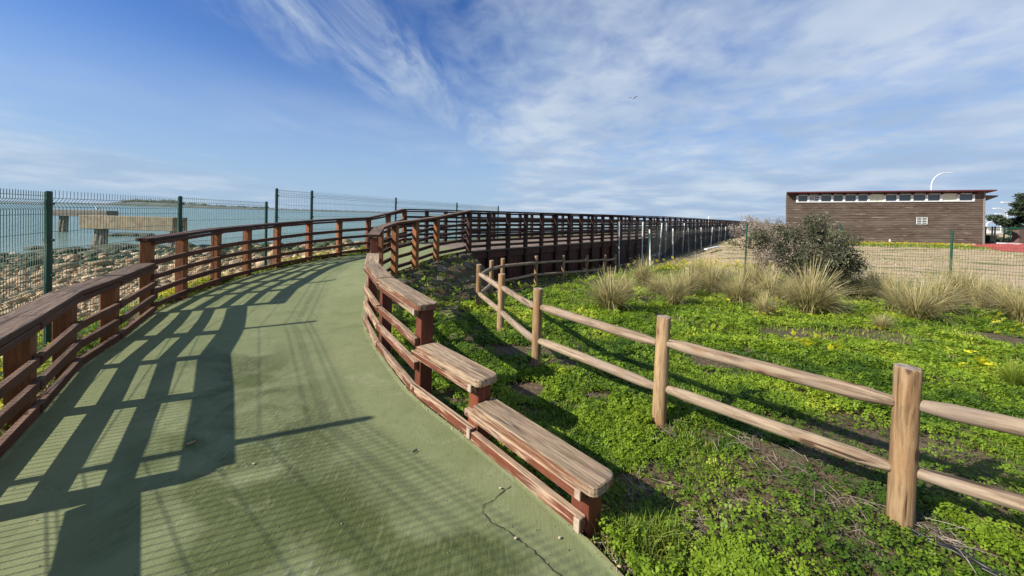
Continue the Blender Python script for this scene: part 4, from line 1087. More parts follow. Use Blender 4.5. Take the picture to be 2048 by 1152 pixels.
    # rocks with weed at the water's edge
jetty()
def gull(loc, rz, fly, label, scale=1.0, swim=False):
    mwht = bpy.data.materials.get('gull_white') or simple('gull_white', (.8, .8, .78), .6, 0, (.7, .7, .7)); mgr = bpy.data.materials.get('gull_grey') or simple('gull_grey', (.10, .11, .12), .6)
    mor = bpy.data.materials.get('gull_beak') or simple('gull_beak', (.7, .4, .05), .5)
    root = empty('seagull', loc); tag(root, label, 'bird'); M = Matrix.Translation(loc) @ Matrix.Rotation(rz, 4, 'Z') @ Matrix.Scale(scale, 4)
    def ell(name, c, r, mat, rot=0):
        bm = bmesh.new(); bmesh.ops.create_uvsphere(bm, u_segments=12, v_segments=8, radius=1)
        for v in bm.verts:
            t = 1-.45*max(0, -v.co.x) if name == 'body' else 1
            v.co = Vector((v.co.x*r[0], v.co.y*r[1]*t, v.co.z*r[2]*t))
        bmesh.ops.rotate(bm, verts=bm.verts, cent=(0, 0, 0), matrix=Matrix.Rotation(rot, 3, 'Y')); bmesh.ops.translate(bm, verts=bm.verts, vec=c)
        return link(name, bm_mesh(name, bm, mat, True), root, M)
    z0 = 0 if (fly or swim) else .14
    ell('body', (0, 0, z0+.09), (.22, .085, .085), mwht, -.15); ell('head', (.20, 0, z0+.19), (.055, .048, .05), mwht)
    bm = bmesh.new(); bmesh.ops.create_cone(bm, cap_ends=True, segments=6, radius1=.014, radius2=.002, depth=.07)
    bmesh.ops.rotate(bm, verts=bm.verts, cent=(0, 0, 0), matrix=Matrix.Rotation(R(90), 3, 'Y')); bmesh.ops.translate(bm, verts=bm.verts, vec=(.28, 0, z0+.185)); link('beak', bm_mesh('beak', bm, mor), root, M)
    for s in (-1, 1):
        if fly: sec = [(0, .0, .10, .11), (.05, .22, .22, .10), (-.02, .45, .26, .07), (-.14, .66, .16, .015)]
        else: sec = [(.10, .05, .12, .10), (-.02, .088, .13, .10), (-.18, .07, .11, .07), (-.33, .03, .09, .02)]
        V = []; F = []
        for (x, y, z, c) in sec:
            if fly: V += [(x+c, s*y, z0+z), (x-c, s*y, z0+z), (x, s*y, z0+z+.015), (x, s*y, z0+z-.01)]
            else: V += [(x, s*y, z0+z+c*.7), (x, s*(y-.02), z0+z-c*.6), (x, s*(y+.015), z0+z), (x, s*(y-.03), z0+z)]
        for i in range(3):
            a = 4*i
            for p, q in ((0, 2), (2, 1), (1, 3), (3, 0)): F.append((a+p, a+q, a+4+q, a+4+p))
        link('wing', np_mesh('wing', V, F, mgr), root, M)
    bm = bmesh.new(); vs = [(-.18, -.03, .08), (-.18, .03, .08), (-.33, .06, .06), (-.33, -.06, .06)]; a = [bm.verts.new((p[0], p[1], p[2]+z0)) for p in vs]; b = [bm.verts.new((p[0], p[1], p[2]+z0+.012)) for p in vs]
    bm.faces.new(a[::-1]); bm.faces.new(b)
    for i in range(4): bm.faces.new((a[i], a[(i+1) % 4], b[(i+1) % 4], b[i]))
    link('tail', bm_mesh('tail', bm, mwht), root, M)
    if not fly and not swim:
        for s in (-1, 1): link('leg', tubes([[(0, s*.03, .0), (0, s*.03, z0+.04)]], .008, 5, mor, 'leg'), root, M)
p = atY(189, 421, 40); gull(Vector((p.x, 40.3, p.z-.05)), 2.9, False, 'white and grey gull standing on the farther jetty beam', 1.25)
p = atZ(202, 470, -1.5); gull(Vector((p.x, p.y, -1.56)), .3, False, 'right one of the two white gulls on the water under the near beam', 1.2, True)
p = atZ(190, 469, -1.5); gull(Vector((p.x, p.y, -1.56)), 2.6, False, 'left one of the two white gulls on the water under the near beam', 1.2, True)
p = atY(1267, 198, 45); gull(p, .9, True, 'gull in flight against the clouds')
# ------------------------------------------------------------------ stones scattered on the beach
def pebble_mat():
    m, nt, n, l, b = new_mat('pebble'); k = NB(nt); t = k.attr('tint'); a = k.noise(k.world(), 30, 4)
    c = k.mix(k.ss(t, .0, .5), (.16, .10, .05), (.40, .265, .13)); c = k.mix(k.ss(t, .55, 1), c, (.58, .44, .27)); c = k.mix(k.ss(a, .35, .7, .3, 0), c, (.1, .08, .05))
    c = k.mix(k.attr('alg'), c, (.035, .05, .015))
    l.new(c, b.inputs['Base Color']); b.inputs['Roughness'].default_value = .85; return m
def ico():
    bm = bmesh.new(); bmesh.ops.create_icosphere(bm, subdivisions=1, radius=1); V = np.array([v.co[:] for v in bm.verts]); F = np.array([[v.index for v in f.verts] for f in bm.faces]); bm.free(); return V, F
IV, IF = ico()
def rocks(name, xy, size, rng, mat, alg=None, sink=.3, flat=.6):
    n = len(xy); z = terrain(xy[:, 0], xy[:, 1]); s = size[:, None, None]*rng.uniform(.6, 1.3, (n, 1, 3)); s[:, :, 2] *= flat
    V = IV[None]*rng.uniform(.8, 1.2, (n, len(IV), 1)); V = V*s; a = rng.uniform(0, 6.28, n); c, sn = np.cos(a)[:, None], np.sin(a)[:, None]
    X = V[:, :, 0]*c-V[:, :, 1]*sn; Y = V[:, :, 0]*sn+V[:, :, 1]*c
    V = np.stack([X+xy[:, 0:1], Y+xy[:, 1:2], V[:, :, 2]+(z+size*flat*(1-sink)*.6)[:, None]], 2)
    F = IF[None]+(np.arange(n)*len(IV))[:, None, None]
    tint = np.repeat(rng.random(n), len(IV)); al = np.repeat(alg if alg is not None else np.zeros(n), len(IV))
    return np_mesh(name, V.reshape(-1, 3), F.reshape(-1, 3), mat, {'tint': tint, 'alg': al}, True)
def beach():
    rng = np.random.default_rng(21); mp = pebble_mat()
    n = 90000; u = rng.uniform(-1.6, -.25, n); Y = 2.2*(40/2.2)**rng.random(n); x = u*Y; dl, _ = polyd(x, Y, GL, 0)
    keep = (dl > .75) & (terrain(x, Y) > -1.75) & (Y < 38); x, Y, dl = x[keep], Y[keep], dl[keep]
    keep = rng.random(len(x)) < np.clip((dl-.5)/1.0, .1, 1); x, Y, dl = x[keep], Y[keep], dl[keep]
    sel = rng.permutation(len(x))[:30000]; x, Y, dl = x[sel], Y[sel], dl[sel]
    size = .0036*Y*rng.uniform(.5, 1.5, len(x))*np.clip(.4+rng.random(len(x))**4*2.0+(rng.random(len(x)) < .012)*3.0, .4, 5)
    alg = np.clip(sstep(dl, 10, 15)*1.2*(rng.random(len(x)) < .7)+sstep(N1(x, Y, .3, 3), .55, .7)*.6*(dl > 5), 0, 1)
    tag(link('beach_pebbles', rocks('beach_pebbles', np.stack([x, Y], 1), size, rng, mp, alg)), 'beige and brown pebbles covering the beach behind the mesh fence', 'pebbles', kind='stuff')
    # weed covered rocks along the waterline
    mr = simple('weed_rock', (.018, .022, .012), .8, 0, (.05, .06, .02), 6, .6)
    k = 0
    LR = ('flat rock left of the first green post at the waterline', 'rock right behind the first green post at the waterline', 'rock left of the near pile of the jetty beam', 'rock lowest on the beach right of the first green post', 'rock just right of the near pile of the jetty beam', 'second rock right of the near pile of the jetty beam', 'rock out in the water under the middle of the near beam', 'long rock out in the water right of the beam middle', 'rock seen over the left railing right of the second green post', 'rock seen over the left railing midway to the third green post', 'small rock at the very left edge of the shore', 'rock at the foot of the near pile of the jetty beam', 'little rock just right of the second green post', 'little rock in the water beneath the near beam', 'rock under the right end of the near beam', 'small rock closest to the third green post')
    for (px, py, s) in ((75, 497, .5), (105, 506, .7), (150, 500, .55), (128, 524, .6), (215, 497, .8), (245, 494, .7), (262, 471, .8), (290, 471, .7), (410, 494, .5), (455, 497, .5), (60, 535, .45), (180, 508, .6), (385, 498, .55), (232, 471, .6), (310, 496, .7), (480, 500, .4)):
        p = atZ(px, py, -1.5); k += 1
        bm = bmesh.new(); bmesh.ops.create_icosphere(bm, subdivisions=2, radius=1)
        for v in bm.verts: v.co = v.co*random.uniform(.8, 1.2); v.co.x *= s*1.5; v.co.y *= s; v.co.z *= s*.38
        o = link('shore_rock', bm_mesh('shore_rock', bm, mr, False), None, Matrix.Translation((p.x, p.y, -1.5)))
        tag(o, 'weed covered '+LR[k-1], 'rock', 'weed covered rocks at the waterline')
beach()
# ------------------------------------------------------------------ ground cover
def frustum_pts(rng, n, y0, y1, u0, u1, pw=1.0):
    Y = y0*(y1/y0)**(rng.random(n)**pw); u = rng.uniform(u0, u1, n); return u*Y, Y
def clover(name, x, y, size, rng, hgt, label, mat=M_CLOVER, tshift=0.):
    n = len(x); z = terrain(x, y)
    mound = N3(x, y, 2.2, 3); h = hgt*(.05+1.9*np.clip(mound-.22, 0, 1))*rng.uniform(.35, 1.15, n)
    tilt = rng.normal(0, .45, (n, 2)); ang0 = rng.uniform(0, 6.28, n); V = np.zeros((n, 3, 4, 3))
    nx_, ny_ = tilt[:, 0], tilt[:, 1]
    for k in range(3):
        a = ang0+k*2.094; ca, sa = np.cos(a), np.sin(a)
        # leaflet: base, left, tip, right  (tips slightly drooping)
        for j, (r, w, dz) in enumerate(((.05, 0, 0), (.75, -.52, .12), (1.0, 0, -.10), (.75, .52, .12))):
            px = (ca*r-sa*w)*size; py = (sa*r+ca*w)*size
            V[:, k, j, 0] = x+px; V[:, k, j, 1] = y+py; V[:, k, j, 2] = z+h+dz*size+px*nx_+py*ny_
    F = np.arange(n*12).reshape(-1, 4)
    t = np.clip(.30+1.1*(N2(x, y, 1.5, 3)-.5)+.35*(N1(x, y, .45, 2)-.5)+.42*rng.random(n)+.5*(N1(x, y, 5.0, 2)-.5)-.25*sstep(N3(x, y, 2.2, 3), .5, .3)+tshift, 0, 1)
    me = np_mesh(name, V.reshape(-1, 3), F, mat, {'tint': np.repeat(t, 12)})
    return tag(link(name, me), label, 'ground cover', kind='stuff')
def garden():
    rng = np.random.default_rng(31)
    n = 330000; y = 1/(1/1.3+rng.random(n)*(1/15.5-1/1.3)); x = rng.uniform(-.45, 1.60, n)*y
    # keep on the garden side
    dr, _ = polyd(x, y, GR, 0); dr = -dr; d2 = (x-8.9)*.46+(y-14)*.89
    keep = (dr > .06) & (d2 < .8); x, y, dr = x[keep], y[keep], dr[keep]
    bare = np.maximum(sstep(N1(x+5, y, .9, 4), .57, .68)*.93, sstep(N2(x, y+7, 4.2, 3), .58, .70)*.85*sstep(y, 9, 4)); 
    for (bx, by, br) in BARE: bare = np.maximum(bare, sstep(np.hypot((x-bx), (y-by)*1.3)+.5*br*(N2(x, y, 3.0)-.5), br, br*.45))
    bare = np.maximum(bare, sstep(dr, .35, .06)*.8)
    slope = sstep(y, 5.2, 6.2)*sstep(1.9-dr, 0, .5); bare = np.maximum(bare, slope*.80)
    keep = rng.random(len(x)) > bare; x, y = x[keep], y[keep]
    # thin with distance so the density per picture area stays even
    keep = rng.random(len(x)) < np.interp(y, [1, 3, 6, 15], [1, 1, .9, .9]); x, y = x[keep], y[keep]
    size = np.maximum(.0165, .0062*y)*rng.uniform(.6, 1.25, len(x))
    clover('clover_cover', x, y, size, rng, .085, 'bright green clover covering the garden ground around the log fence')
    # grass blades
    n = 60000; x, y = frustum_pts(rng, n, 1.6, 15.5, -.35, 1.6); dr, _ = polyd(x, y, GR, 0); d2 = (x-8.9)*.46+(y-14)*.89
    gm = N2(x+9, y+3, .7, 3); keep = (dr < -.1) & (gm > .52-.10*sstep(y, 3, 6)) & (d2 < 1.5)
    keep &= ~((y > 5.2) & (dr > -1.7)); x, y = x[keep], y[keep]
    grass('grass_blades', x, y, np.maximum(.05, .011*y)*rng.uniform(.6, 1.3, len(x)), np.maximum(.0018, .0009*y), rng, 'short green grass growing through the clover of the garden', M_GRASS)
    # yard: sparse dry grass
    n = 14000; x, y = frustum_pts(rng, n, 13, 32, .45, 1.5); d2 = (x-8.9)*.46+(y-14)*.89
    keep = (d2 > .3) & (N1(x*.35, y*1.4, .9, 3) > .52)
    # strip of grass before the building
    x, y = x[keep], y[keep]
    grass('yard_grass', x, y, .03+.0022*y*rng.uniform(.3, 1.2, len(x)), .0007*y, rng, 'thin patchy grass on the sandy yard before the building', M_STRAW)
def grass(name, x, y, h, w, rng, label, mat, z=None, tint=None, lean=.5):
    n = len(x); z = terrain(x, y) if z is None else z; a = rng.uniform(0, 6.28, n); l = rng.uniform(.1, lean+.3, n)*h; b = rng.uniform(0, 6.28, n)
    dx, dy = np.cos(a)*w, np.sin(a)*w; lx, ly = np.cos(b)*l, np.sin(b)*l
    V = np.zeros((n, 5, 3)); V[:, 0] = np.stack([x-dx, y-dy, z-.01], 1); V[:, 1] = np.stack([x+dx, y+dy, z-.01], 1)
    V[:, 2] = np.stack([x+lx*.35+dx*.8, y+ly*.35+dy*.8, z+h*.6], 1); V[:, 3] = np.stack([x+lx*.35-dx*.8, y+ly*.35-dy*.8, z+h*.6], 1); V[:, 4] = np.stack([x+lx, y+ly, z+h*.95], 1)
    i = np.arange(n)[:, None]*5; F = np.concatenate([i+np.array([[0, 1, 2]]), i+np.array([[0, 2, 3]]), i+np.array([[3, 2, 4]])])
    t = rng.random(n) if tint is None else tint
    me = np_mesh(name, V.reshape(-1, 3), F, mat, {'tint': np.repeat(t, 5)})
    return tag(link(name, me), label, 'grass', kind='stuff')
BARE = []
for px, py, r in ((1560, 915, .30), (1500, 890, .2), (1190, 800, .2), (1120, 730, .3), (1480, 1010, .12), (1400, 1060, .12), (1700, 1080, .12), (1230, 1120, .1), (1850, 1060, .12), (1430, 715, .55), (1020, 700, .45), (1050, 780, .30), (1330, 860, .12), (1680, 1010, .14), (1260, 960, .15), (1300, 1110, .16), (1900, 1090, .12), (1100, 700, .35), (1600, 655, .8), (1750, 660, .8), (2000, 670, .8), (960, 665, .3)):
    p = atZ(px, py, -.02); BARE.append((p.x, p.y, r))
garden()
def flowers(name, pts, s, rng, label, h=.12):
    x = np.array([p[0] for p in pts]); y = np.array([p[1] for p in pts]); n = len(x); z = terrain(x, y)+h*rng.uniform(.7, 1.3, n)
    V = np.zeros((n, 5, 4, 3)); a0 = rng.uniform(0, 6, n); s = np.asarray(s)*np.ones(n)
    tx, ty = rng.normal(-.3, .35, n), rng.normal(-.5, .35, n)
    for k in range(5):
        a = a0+k*1.2566
        for j, (r, w, dz) in enumerate(((.05, 0, 0), (.7, -.4, .25), (1, 0, .35), (.7, .4, .25))):
            px = (np.cos(a)*r-np.sin(a)*w)*s; py = (np.sin(a)*r+np.cos(a)*w)*s
            V[:, k, j] = np.stack([x+px, y+py, z+dz*s+px*tx+py*ty], 1)
    me = np_mesh(name, V.reshape(-1, 3), np.arange(n*20).reshape(-1, 4), M_FLOWER, {'tint': np.repeat(rng.random(n), 20)})
    return tag(link(name, me), label, 'flowers', kind='stuff')
def all_flowers():
    rng = np.random.default_rng(77)
    def cl(spec):
        out = []
        for px, py, sx, sy, n in spec:
            for _ in range(n):
                p = on_ground(px+rng.normal(0, sx), py+rng.normal(0, sy), -.2); out.append((p.x, p.y))
        return out
    flowers('yellow_flowers', cl([(1617, 697, 14, 8, 22), (1675, 712, 12, 5, 5), (1852, 690, 3, 2, 3)]), .034, rng, 'small bunch of yellow flowers in the clover behind the longest upper log rail', .12)
    flowers('yellow_flowers', cl([(1955, 745, 22, 8, 12), (1995, 655, 25, 10, 18), (2030, 670, 15, 10, 6)]), .036, rng, 'scattered yellow flowers near the right edge of the clover', .12)
    flowers('yellow_flowers', cl([(1400, 540, 45, 5, 170), (1480, 548, 50, 4, 90), (1330, 545, 30, 6, 40)]), .06, rng, 'dense band of yellow flowers behind the tussocks in front of the netting', .25)
    flowers('yellow_flowers', cl([(1510, 608, 35, 12, 26), (1230, 590, 60, 20, 14), (1530, 640, 16, 8, 12)]), .045, rng, 'yellow flowers dotted between the grass tussocks', .14)
    # along the building foot
    pts = []
    for q in range(420):
        t = rng.random(); px = 1665+t*280; p = atZ(px, 490, .1); k = 29.4-2.2*t-rng.uniform(.15, .9); X = (px-1024)/FPX*k; pts.append((X, k))
    flowers('yellow_flowers', pts, .07, rng, 'yellow flowers in a strip along the foot of the timber building', .13)
    x = np.array([p[0] for p in pts]*5)+rng.normal(0, .2, len(pts)*5); y = np.array([p[1] for p in pts]*5)-rng.uniform(-.2, 1.3, len(pts)*5)
    grass('verge_grass', x, y, rng.uniform(.05, .13, len(x)), .03, rng, 'green grass verge along the foot of the timber building', M_GRASS)
    # strip between path and beach fence
    n = 16000; i = rng.integers(12, 66, n); t = rng.random(n)[:, None]; P = DL[i]*(1-t)+DL[i+1]*t; dv = DL[i+1]-DL[i]; nr = np.stack([-dv[:, 1], dv[:, 0]], 1); nr /= np.linalg.norm(nr, axis=1)[:, None]
    d = .13+rng.random(n)**1.4*1.1; x = P[:, 0]+nr[:, 0]*d; y = P[:, 1]+nr[:, 1]*d
    keep = N1(x, y, 1.6, 3) > .33; x, y = x[keep], y[keep]
    clover('clover_verge', x, y, np.maximum(.02, .0058*y)*rng.uniform(.7, 1.3, len(x)), rng, .13, 'clover and weeds in the strip between the left railing and the mesh fence', tshift=.12)
    k2 = (N2(x, y, 1.2, 2) > .44) & (rng.random(len(x)) < .22); flowers('yellow_flowers', list(zip(x[k2], y[k2])), .026, rng, 'yellow flowers behind the left railing by the mesh fence', .18)
    # weeds along the path edges
    n = 11000; i = rng.integers(12, 66, n); t = rng.random(n)[:, None]; side = rng.random(n) < .5
    A = np.where(side[:, None], DL[i]*(1-t)+DL[i+1]*t, DR[i]*(1-t)+DR[i+1]*t); dv = np.where(side[:, None], DL[i+1]-DL[i], DR[i]-DR[i+1])
    nr = np.stack([-dv[:, 1], dv[:, 0]], 1); nr /= np.linalg.norm(nr, axis=1)[:, None]; d = rng.uniform(-.035, .13, n)
    x = A[:, 0]+nr[:, 0]*d; y = A[:, 1]+nr[:, 1]*d; keep = N1(x, y, 3.1, 2) > .48; x, y, zz = x[keep], y[keep], A[keep, 2]
    hh = np.maximum(.03, .006*y)*rng.uniform(.6, 1.5, len(x))
    grass('edge_weeds', x, y, hh, .0045, rng, 'small weeds and grass sprouting along both edges of the green path', M_GRASS, z=zz-.04+.01, lean=1.0)
    # lush tuft by the end post
    c = atZ(1290, 1075, 0); n = 420; x = c.x+rng.normal(0, .09, n); y = c.y+rng.normal(0, .06, n)
    grass('grass_tuft', x, y, rng.uniform(.06, .17, n), .0022, rng, 'lush tuft of long green grass beside the low end post of the right railing', M_GRASS, lean=.9)
all_flowers()
# ------------------------------------------------------------------ tussocks
def tussock_mesh(seed, n=700):
    rng = np.random.default_rng(seed); V = []; F = []; T = []
    for i in range(n):
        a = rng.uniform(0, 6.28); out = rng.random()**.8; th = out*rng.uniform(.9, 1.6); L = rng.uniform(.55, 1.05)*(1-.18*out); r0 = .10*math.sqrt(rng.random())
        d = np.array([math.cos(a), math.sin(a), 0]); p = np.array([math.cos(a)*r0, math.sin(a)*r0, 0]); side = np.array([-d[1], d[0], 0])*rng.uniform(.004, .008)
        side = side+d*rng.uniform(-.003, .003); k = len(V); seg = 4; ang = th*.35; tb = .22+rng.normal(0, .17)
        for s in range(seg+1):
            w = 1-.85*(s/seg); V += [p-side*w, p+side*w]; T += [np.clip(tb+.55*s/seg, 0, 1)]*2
            step = L/seg; p = p+(d*math.sin(ang)+np.array([0, 0, 1])*math.cos(ang))*step; ang += th*rng.uniform(.25, .5)
        for s in range(seg): F.append((k+2*s, k+2*s+1, k+2*s+3, k+2*s+2))
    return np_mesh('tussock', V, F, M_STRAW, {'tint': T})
def tussocks():
    P = [tussock_mesh(s) for s in range(4)]
    L = [(1222, 625, 80, 'large straw coloured tussock standing alone, leftmost of all the tussocks'),
         (1288, 577, 48, 'small tussock behind and right of the leftmost large tussock'),
         (1347, 614, 58, 'greenish tussock in the front row second from the left'),
         (1398, 578, 52, 'tussock in the back row just before the band of yellow flowers'),
         (1440, 566, 36, 'little dark tussock at the back, right of the yellow flower band'),
         (1474, 610, 62, 'tussock in the front row left of the grey shrub'),
         (1541, 600, 58, 'brownish tussock directly left of the grey shrub foot'),
         (1532, 634, 40, 'short front tussock with yellow flowers at its foot, left of the golden one'),
         (1616, 628, 84, 'big golden tussock right in front of the grey shrub'),
         (1665, 585, 40, 'low dull tussock in the shade right of the shrub trunk'),
         (1745, 592, 46, 'green grey tussock behind, at the wire fence'),
         (1775, 600, 42, 'thin tussock at the wire fence, middle of the yard side'),
         (1832, 642, 76, 'wide pale tussock in the front, second from the right edge'),
         (1925, 612, 66, 'tussock by the right post of the wire fence'),
         (1895, 622, 50, 'small tussock between the wide pale one and the fence post'),
         (2042, 648, 74, 'tussock cut off by the right edge of the picture'),
         (1765, 660, 26, 'flattened dry tussock on the bare ground in front'),
         (1990, 600, 36, 'far dry tussock near the right edge at the yard fence'),
         (1255, 600, 42, 'short tussock half hidden right behind the leftmost large tussock'),
         (1318, 590, 40, 'small pale tussock between the second and third tussocks of the back rows'),
         (1375, 596, 50, 'ragged brown tussock just right of the greenish front one'),
         (1425, 588, 52, 'brown tussock right below the band of yellow flowers'),
         (1508, 590, 56, 'tall thin tussock a little left of the twiggy brown shrub'),
         (1505, 612, 36, 'low straw tussock filling the gap before the twiggy brown shrub'),
         (1585, 612, 52, 'tussock against the left side of the big golden one'),
         (1650, 622, 46, 'drooping pale tussock against the right side of the big golden one'),
         (1800, 622, 58, 'tussock against the left side of the wide pale one'),
         (1868, 628, 62, 'tussock against the right side of the wide pale one'),
         (1960, 618, 58, 'broad straw tussock right of the right wire fence post'),
         (2012, 628, 56, 'straw tussock just left of the one cut off by the picture edge'),
         (1720, 602, 44, 'dull green tussock in the shrub shadow before the wire fence'),
         (2030, 775, 46, 'dark green grass clump at the right edge above the log rail')]
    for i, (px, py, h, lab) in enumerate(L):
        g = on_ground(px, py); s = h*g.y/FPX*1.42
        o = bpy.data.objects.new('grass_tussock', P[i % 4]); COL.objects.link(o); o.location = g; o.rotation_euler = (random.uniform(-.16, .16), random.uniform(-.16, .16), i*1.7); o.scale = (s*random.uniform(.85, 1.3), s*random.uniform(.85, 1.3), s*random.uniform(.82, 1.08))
        if 'dark green grass clump' in lab: o.data = P[0].copy(); o.data.materials[0] = M_GRASS
        tag(o, lab, 'tussock', 'grass tussocks in the garden')
tussocks()
# ------------------------------------------------------------------ shrubs
def shrub(px, py, Y, H, W_, label, nleaf, leaf, seed, mat, twigs=0, cat='shrub', lean=.1):
    rng = np.random.default_rng(seed); b = atY(px, py, Y); gz = tz(b.x, b.y); root = empty('shrub', (b.x, b.y, gz)); tag(root, label, cat)
    paths = []; rads = []; tips = []
    def grow(p, d, L, r, dep):
        pts = [p]; q = p
        for s in range(4):
            d = d+rng.normal(0, .16, 3); d[2] += .04; d /= np.linalg.norm(d); q = q+d*L/4; pts.append(q)
        paths.append(np.array(pts)); rads.append(np.linspace(r, r*.6, 5))
        if dep == 0: tips.append(q); return
        if dep < 3: tips.append(pts[3])
        for k in range(3 if dep > 1 else 3):
            dd = d+rng.normal(0, .62, 3)*np.array([1, 1, .75]); dd[2] += .05; dd /= np.linalg.norm(dd); grow(pts[rng.integers(2, 5)], dd, L*rng.uniform(.6, .85), r*.6, dep-1)
    for k in range(4):
        a = rng.uniform(0, 6.28); grow(np.array([b.x+math.cos(a)*.07, b.y+math.sin(a)*.07, gz-.05]), np.array([math.cos(a)*.5*W_/H+lean, math.sin(a)*.4, 1.]), H*.42, .05*H/2, 4)
    allp = np.concatenate(paths); top = allp[:, 2].max(); fz = H/(top-gz)
    tq = np.array(tips); mx = (tq[:, 0].mean()-b.x)/max(.1, tq[:, 2].mean()-gz)
    fx = W_/2/np.percentile(abs(tq[:, 0]-b.x-mx*(tq[:, 2]-gz)), 97)
    def fit(p): p = p.copy(); p[..., 2] = gz+(p[..., 2]-gz)*fz; p[..., 0] = b.x+(p[..., 0]-b.x-mx*(p[..., 2]-gz)/fz)*fx; return p
    paths = [fit(p) for p in paths]; tips = fit(np.array(tips))
    link('trunk', tubes(paths, rads, 4, M_BARK, 'trunk'), root)
    n = nleaf; i = rng.integers(0, len(tips), n); P = tips[i]+rng.normal(0, .085*H/2, (n, 3))
    a = rng.normal(size=(n, 3)); a[:, 2] += .8; a /= np.linalg.norm(a, axis=1)[:, None]; c = np.cross(a, rng.normal(size=(n, 3))); c /= np.linalg.norm(c, axis=1)[:, None]
    s = leaf*rng.uniform(.6, 1.4, (n, 1)); a *= s; c *= s*.28
    V = np.stack([P-a, P+c, P+a, P-c], 1).reshape(-1, 3); clump = rng.random(len(tips))
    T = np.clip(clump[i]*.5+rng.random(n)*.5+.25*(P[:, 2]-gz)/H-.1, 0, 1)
    link('foliage', np_mesh('foliage', V, np.arange(4*n).reshape(-1, 4), mat, {'tint': np.repeat(T, 4)}), root)
shrub(1610, 582, 10.6, 2.2, 1.3, 'dense grey green shrub in the middle of the garden in front of the building', 30000, .038, 4, M_OLIVE)
shrub(1562, 578, 11.0, 1.7, .7, 'thinner brownish twiggy shrub leaning against the left of the grey green shrub', 3500, .030, 9, M_TWIG)
shrub(1500, 505, 24.0, 2.1, 2.6, 'bare grey bush behind the wire fence at the end of the netting', 3000, .05, 12, M_TWIG)
shrub(1530, 500, 26.0, 2.2, 2.6, 'pale dry bush between the netting and the building', 3500, .05, 15, M_TWIG)
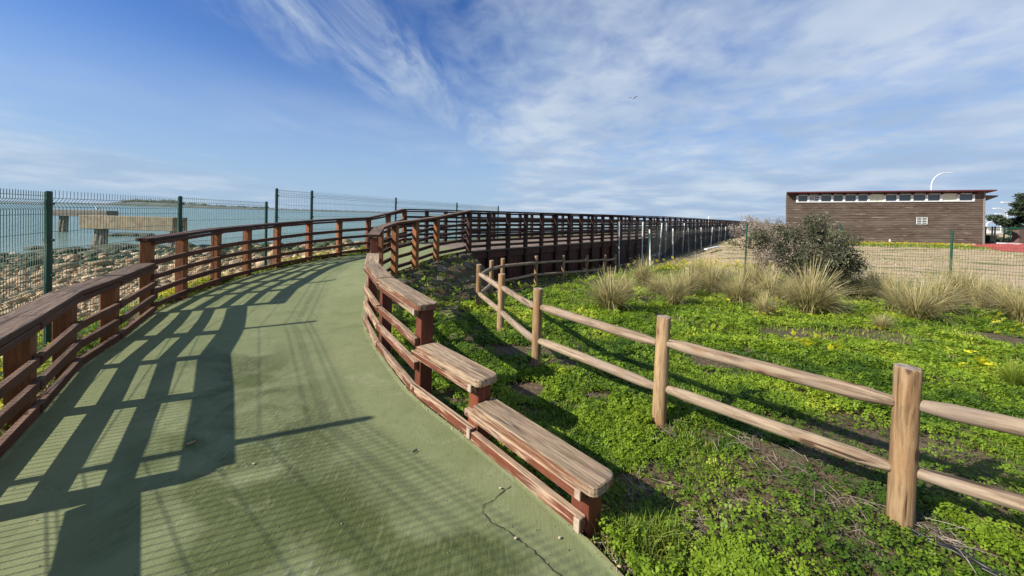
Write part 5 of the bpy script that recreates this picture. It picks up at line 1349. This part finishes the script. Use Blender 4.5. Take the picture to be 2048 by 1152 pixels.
# ------------------------------------------------------------------ litter, stones, hose
def small_things():
    ml = simple('dry_leaf', (.35, .24, .11), .8, 0, (.25, .16, .08), 20); mk = simple('snail_shell', (.62, .55, .42), .6, 0, (.4, .33, .24), 60)
    md = simple('dark_litter', (.02, .02, .02), .8)
    def leafo(px, py, s, mat, label, name='dry_leaf', cat='leaf'):
        p = atZ(px, py, 0); n = 7; V = []; F = []
        for i in range(n):
            t = i/(n-1); w = s*.38*math.sin(math.pi*min(1, t*.93+.05)); x = (t-.5)*s*2; V += [(x, -w, .008+.02*s*10*abs(t-.4)), (x, w, .010+.012*(t)), (x, 0, .004)]
            if i:
                a = 3*(i-1); F += [(a, a+3, a+5, a+2), (a+2, a+5, a+4, a+1)]
        o = link(name, np_mesh(name, V, F, mat, None, True), None, Matrix.Translation(p) @ Matrix.Rotation(.6, 4, 'Z')); tag(o, label, cat)
    leafo(381, 889, .028, ml, 'curled tan leaf lying in a sunlit gap of the railing shadow on the path')
    leafo(830, 905, .016, md, 'small dark leaf lying on the open sunlit part of the path')
    for (px, py, r, lab) in ((1001, 979, .0065, 'tiny pale snail shell at the start of the crack in the path'), (1031, 1080, .0065, 'tiny pale snail shell lying on the crack in the path'), (1119, 1079, .0065, 'tiny pale snail shell on the path nearest the low end post'),
                             (507, 930, .006, 'tiny pale snail shell on the mossy middle of the path')):
        p = atZ(px, py, 0); th = np.linspace(0, 4.5*math.pi, 46); g = np.exp(-.11*th); pts = np.stack([p.x+r*g*np.cos(th), p.y+r*g*np.sin(th), .006+r*.8*(1-g)+r*.2], 1)
        o = link('snail_shell', tubes([pts], [r*.62*g], 7, mk, 'snail_shell')); tag(o, lab, 'snail shell', 'snail shells on the path')
    rng0 = np.random.default_rng(9); n0 = 900; i0 = rng0.integers(12, 50, n0); t0 = rng0.beta(.45, .45, n0)[:, None]; A0 = DL[i0]*(1-t0)+DR[i0]*t0; s0 = rng0.uniform(.0012, .0045, n0)
    V0 = (IV[None]*s0[:, None, None]*rng0.uniform(.5, 1.4, (n0, 1, 3))+A0[:, None, :]+np.array([0, 0, .002])+rng0.normal(0, .02, (n0, 1, 3))*np.array([1, 1, 0])).reshape(-1, 3)
    tag(link('path_grit', np_mesh('path_grit', V0, (IF[None]+(np.arange(n0)*len(IV))[:, None, None]).reshape(-1, 3), simple('grit', (.12, .09, .05), .9, 0, (.3, .25, .17), 2))), 'fine grit and crumbs of soil scattered on the green path', 'grit', kind='stuff')
    # irrigation hose
    mh = simple('black_hose', (.012, .012, .012), .45)
    Q = [(1808, 1062), (1850, 1085), (1905, 1108), (1950, 1135), (2010, 1165), (2080, 1200)]
    P1 = [atZ(a, b, 0) for a, b in Q]; pts = densify([(p.x, p.y, tz(p.x, p.y)+.03) for p in P1], 5)
    pts2 = pts+np.array([.03, .012, .0])
    pts2[:, 1] += .01*np.sin(np.arange(len(pts))*.7)
    for pp, lab in ((pts, 'nearer of the two black hoses running from the nearest log post to the corner'), (pts2, 'farther of the two black hoses running from the nearest log post to the corner')):
        o = link('irrigation_hose', tubes([pp], .008, 8, mh, 'irrigation_hose')); tag(o, lab, 'hose', 'irrigation hoses')
    # dry twigs and gravel on the bare soil
    rng = np.random.default_rng(5); paths = []
    for q in range(700):
        bx, by, br = BARE[rng.integers(len(BARE))]; x, y = bx+rng.normal(0, br*.6), by+rng.normal(0, br*.6); a = rng.uniform(0, 6.28); L = rng.uniform(.03, .14)*(1+.12*y)
        z = tz(x, y)+rng.uniform(.005, .03); paths.append([(x, y, z), (x+math.cos(a)*L*.5, y+math.sin(a)*L*.5, z+rng.uniform(0, .03)), (x+math.cos(a+.4)*L, y+math.sin(a+.4)*L, z)])
    tag(link('dry_stems', tubes(paths, .0016, 3, M_TWIG, 'dry_stems', tint=list(rng.random(700)))), 'thin dry stems littering the bare soil patches', 'stems', kind='stuff')
    # grit and earth along the path edges
    n = 5000; i = rng.integers(14, 62, n); t = rng.random(n)[:, None]; side = rng.random(n) < .5
    A = np.where(side[:, None], DL[i]*(1-t)+DL[i+1]*t, DR[i]*(1-t)+DR[i+1]*t); dv = np.where(side[:, None], DL[i+1]-DL[i], DR[i]-DR[i+1]); nr = np.stack([-dv[:, 1], dv[:, 0]], 1); nr /= np.linalg.norm(nr, axis=1)[:, None]
    d = rng.normal(.09, .045, n); xy = A[:, :2]+nr*d[:, None]; s = rng.uniform(.002, .007, n)*(1+.1*A[:, 1]); s = np.where(rng.random(n) < .04, s*3, s)
    me = rocks('edge_grit', xy, s, rng, pebble_mat()); 
    co = np.zeros(len(me.vertices)*3, np.float32); me.vertices.foreach_get('co', co); co = co.reshape(-1, 3); k = len(IV)
    zc = terrain(xy[:, 0], xy[:, 1]); fix = np.maximum(zc, np.where(d < .02, A[:, 2]+.0, A[:, 2]-.03))-zc; co[:, 2] += np.repeat(fix, k); me.vertices.foreach_set('co', co.ravel())
    tag(link('edge_grit', me), 'grit and small stones gathered along the edges of the path', 'grit', kind='stuff')
small_things()
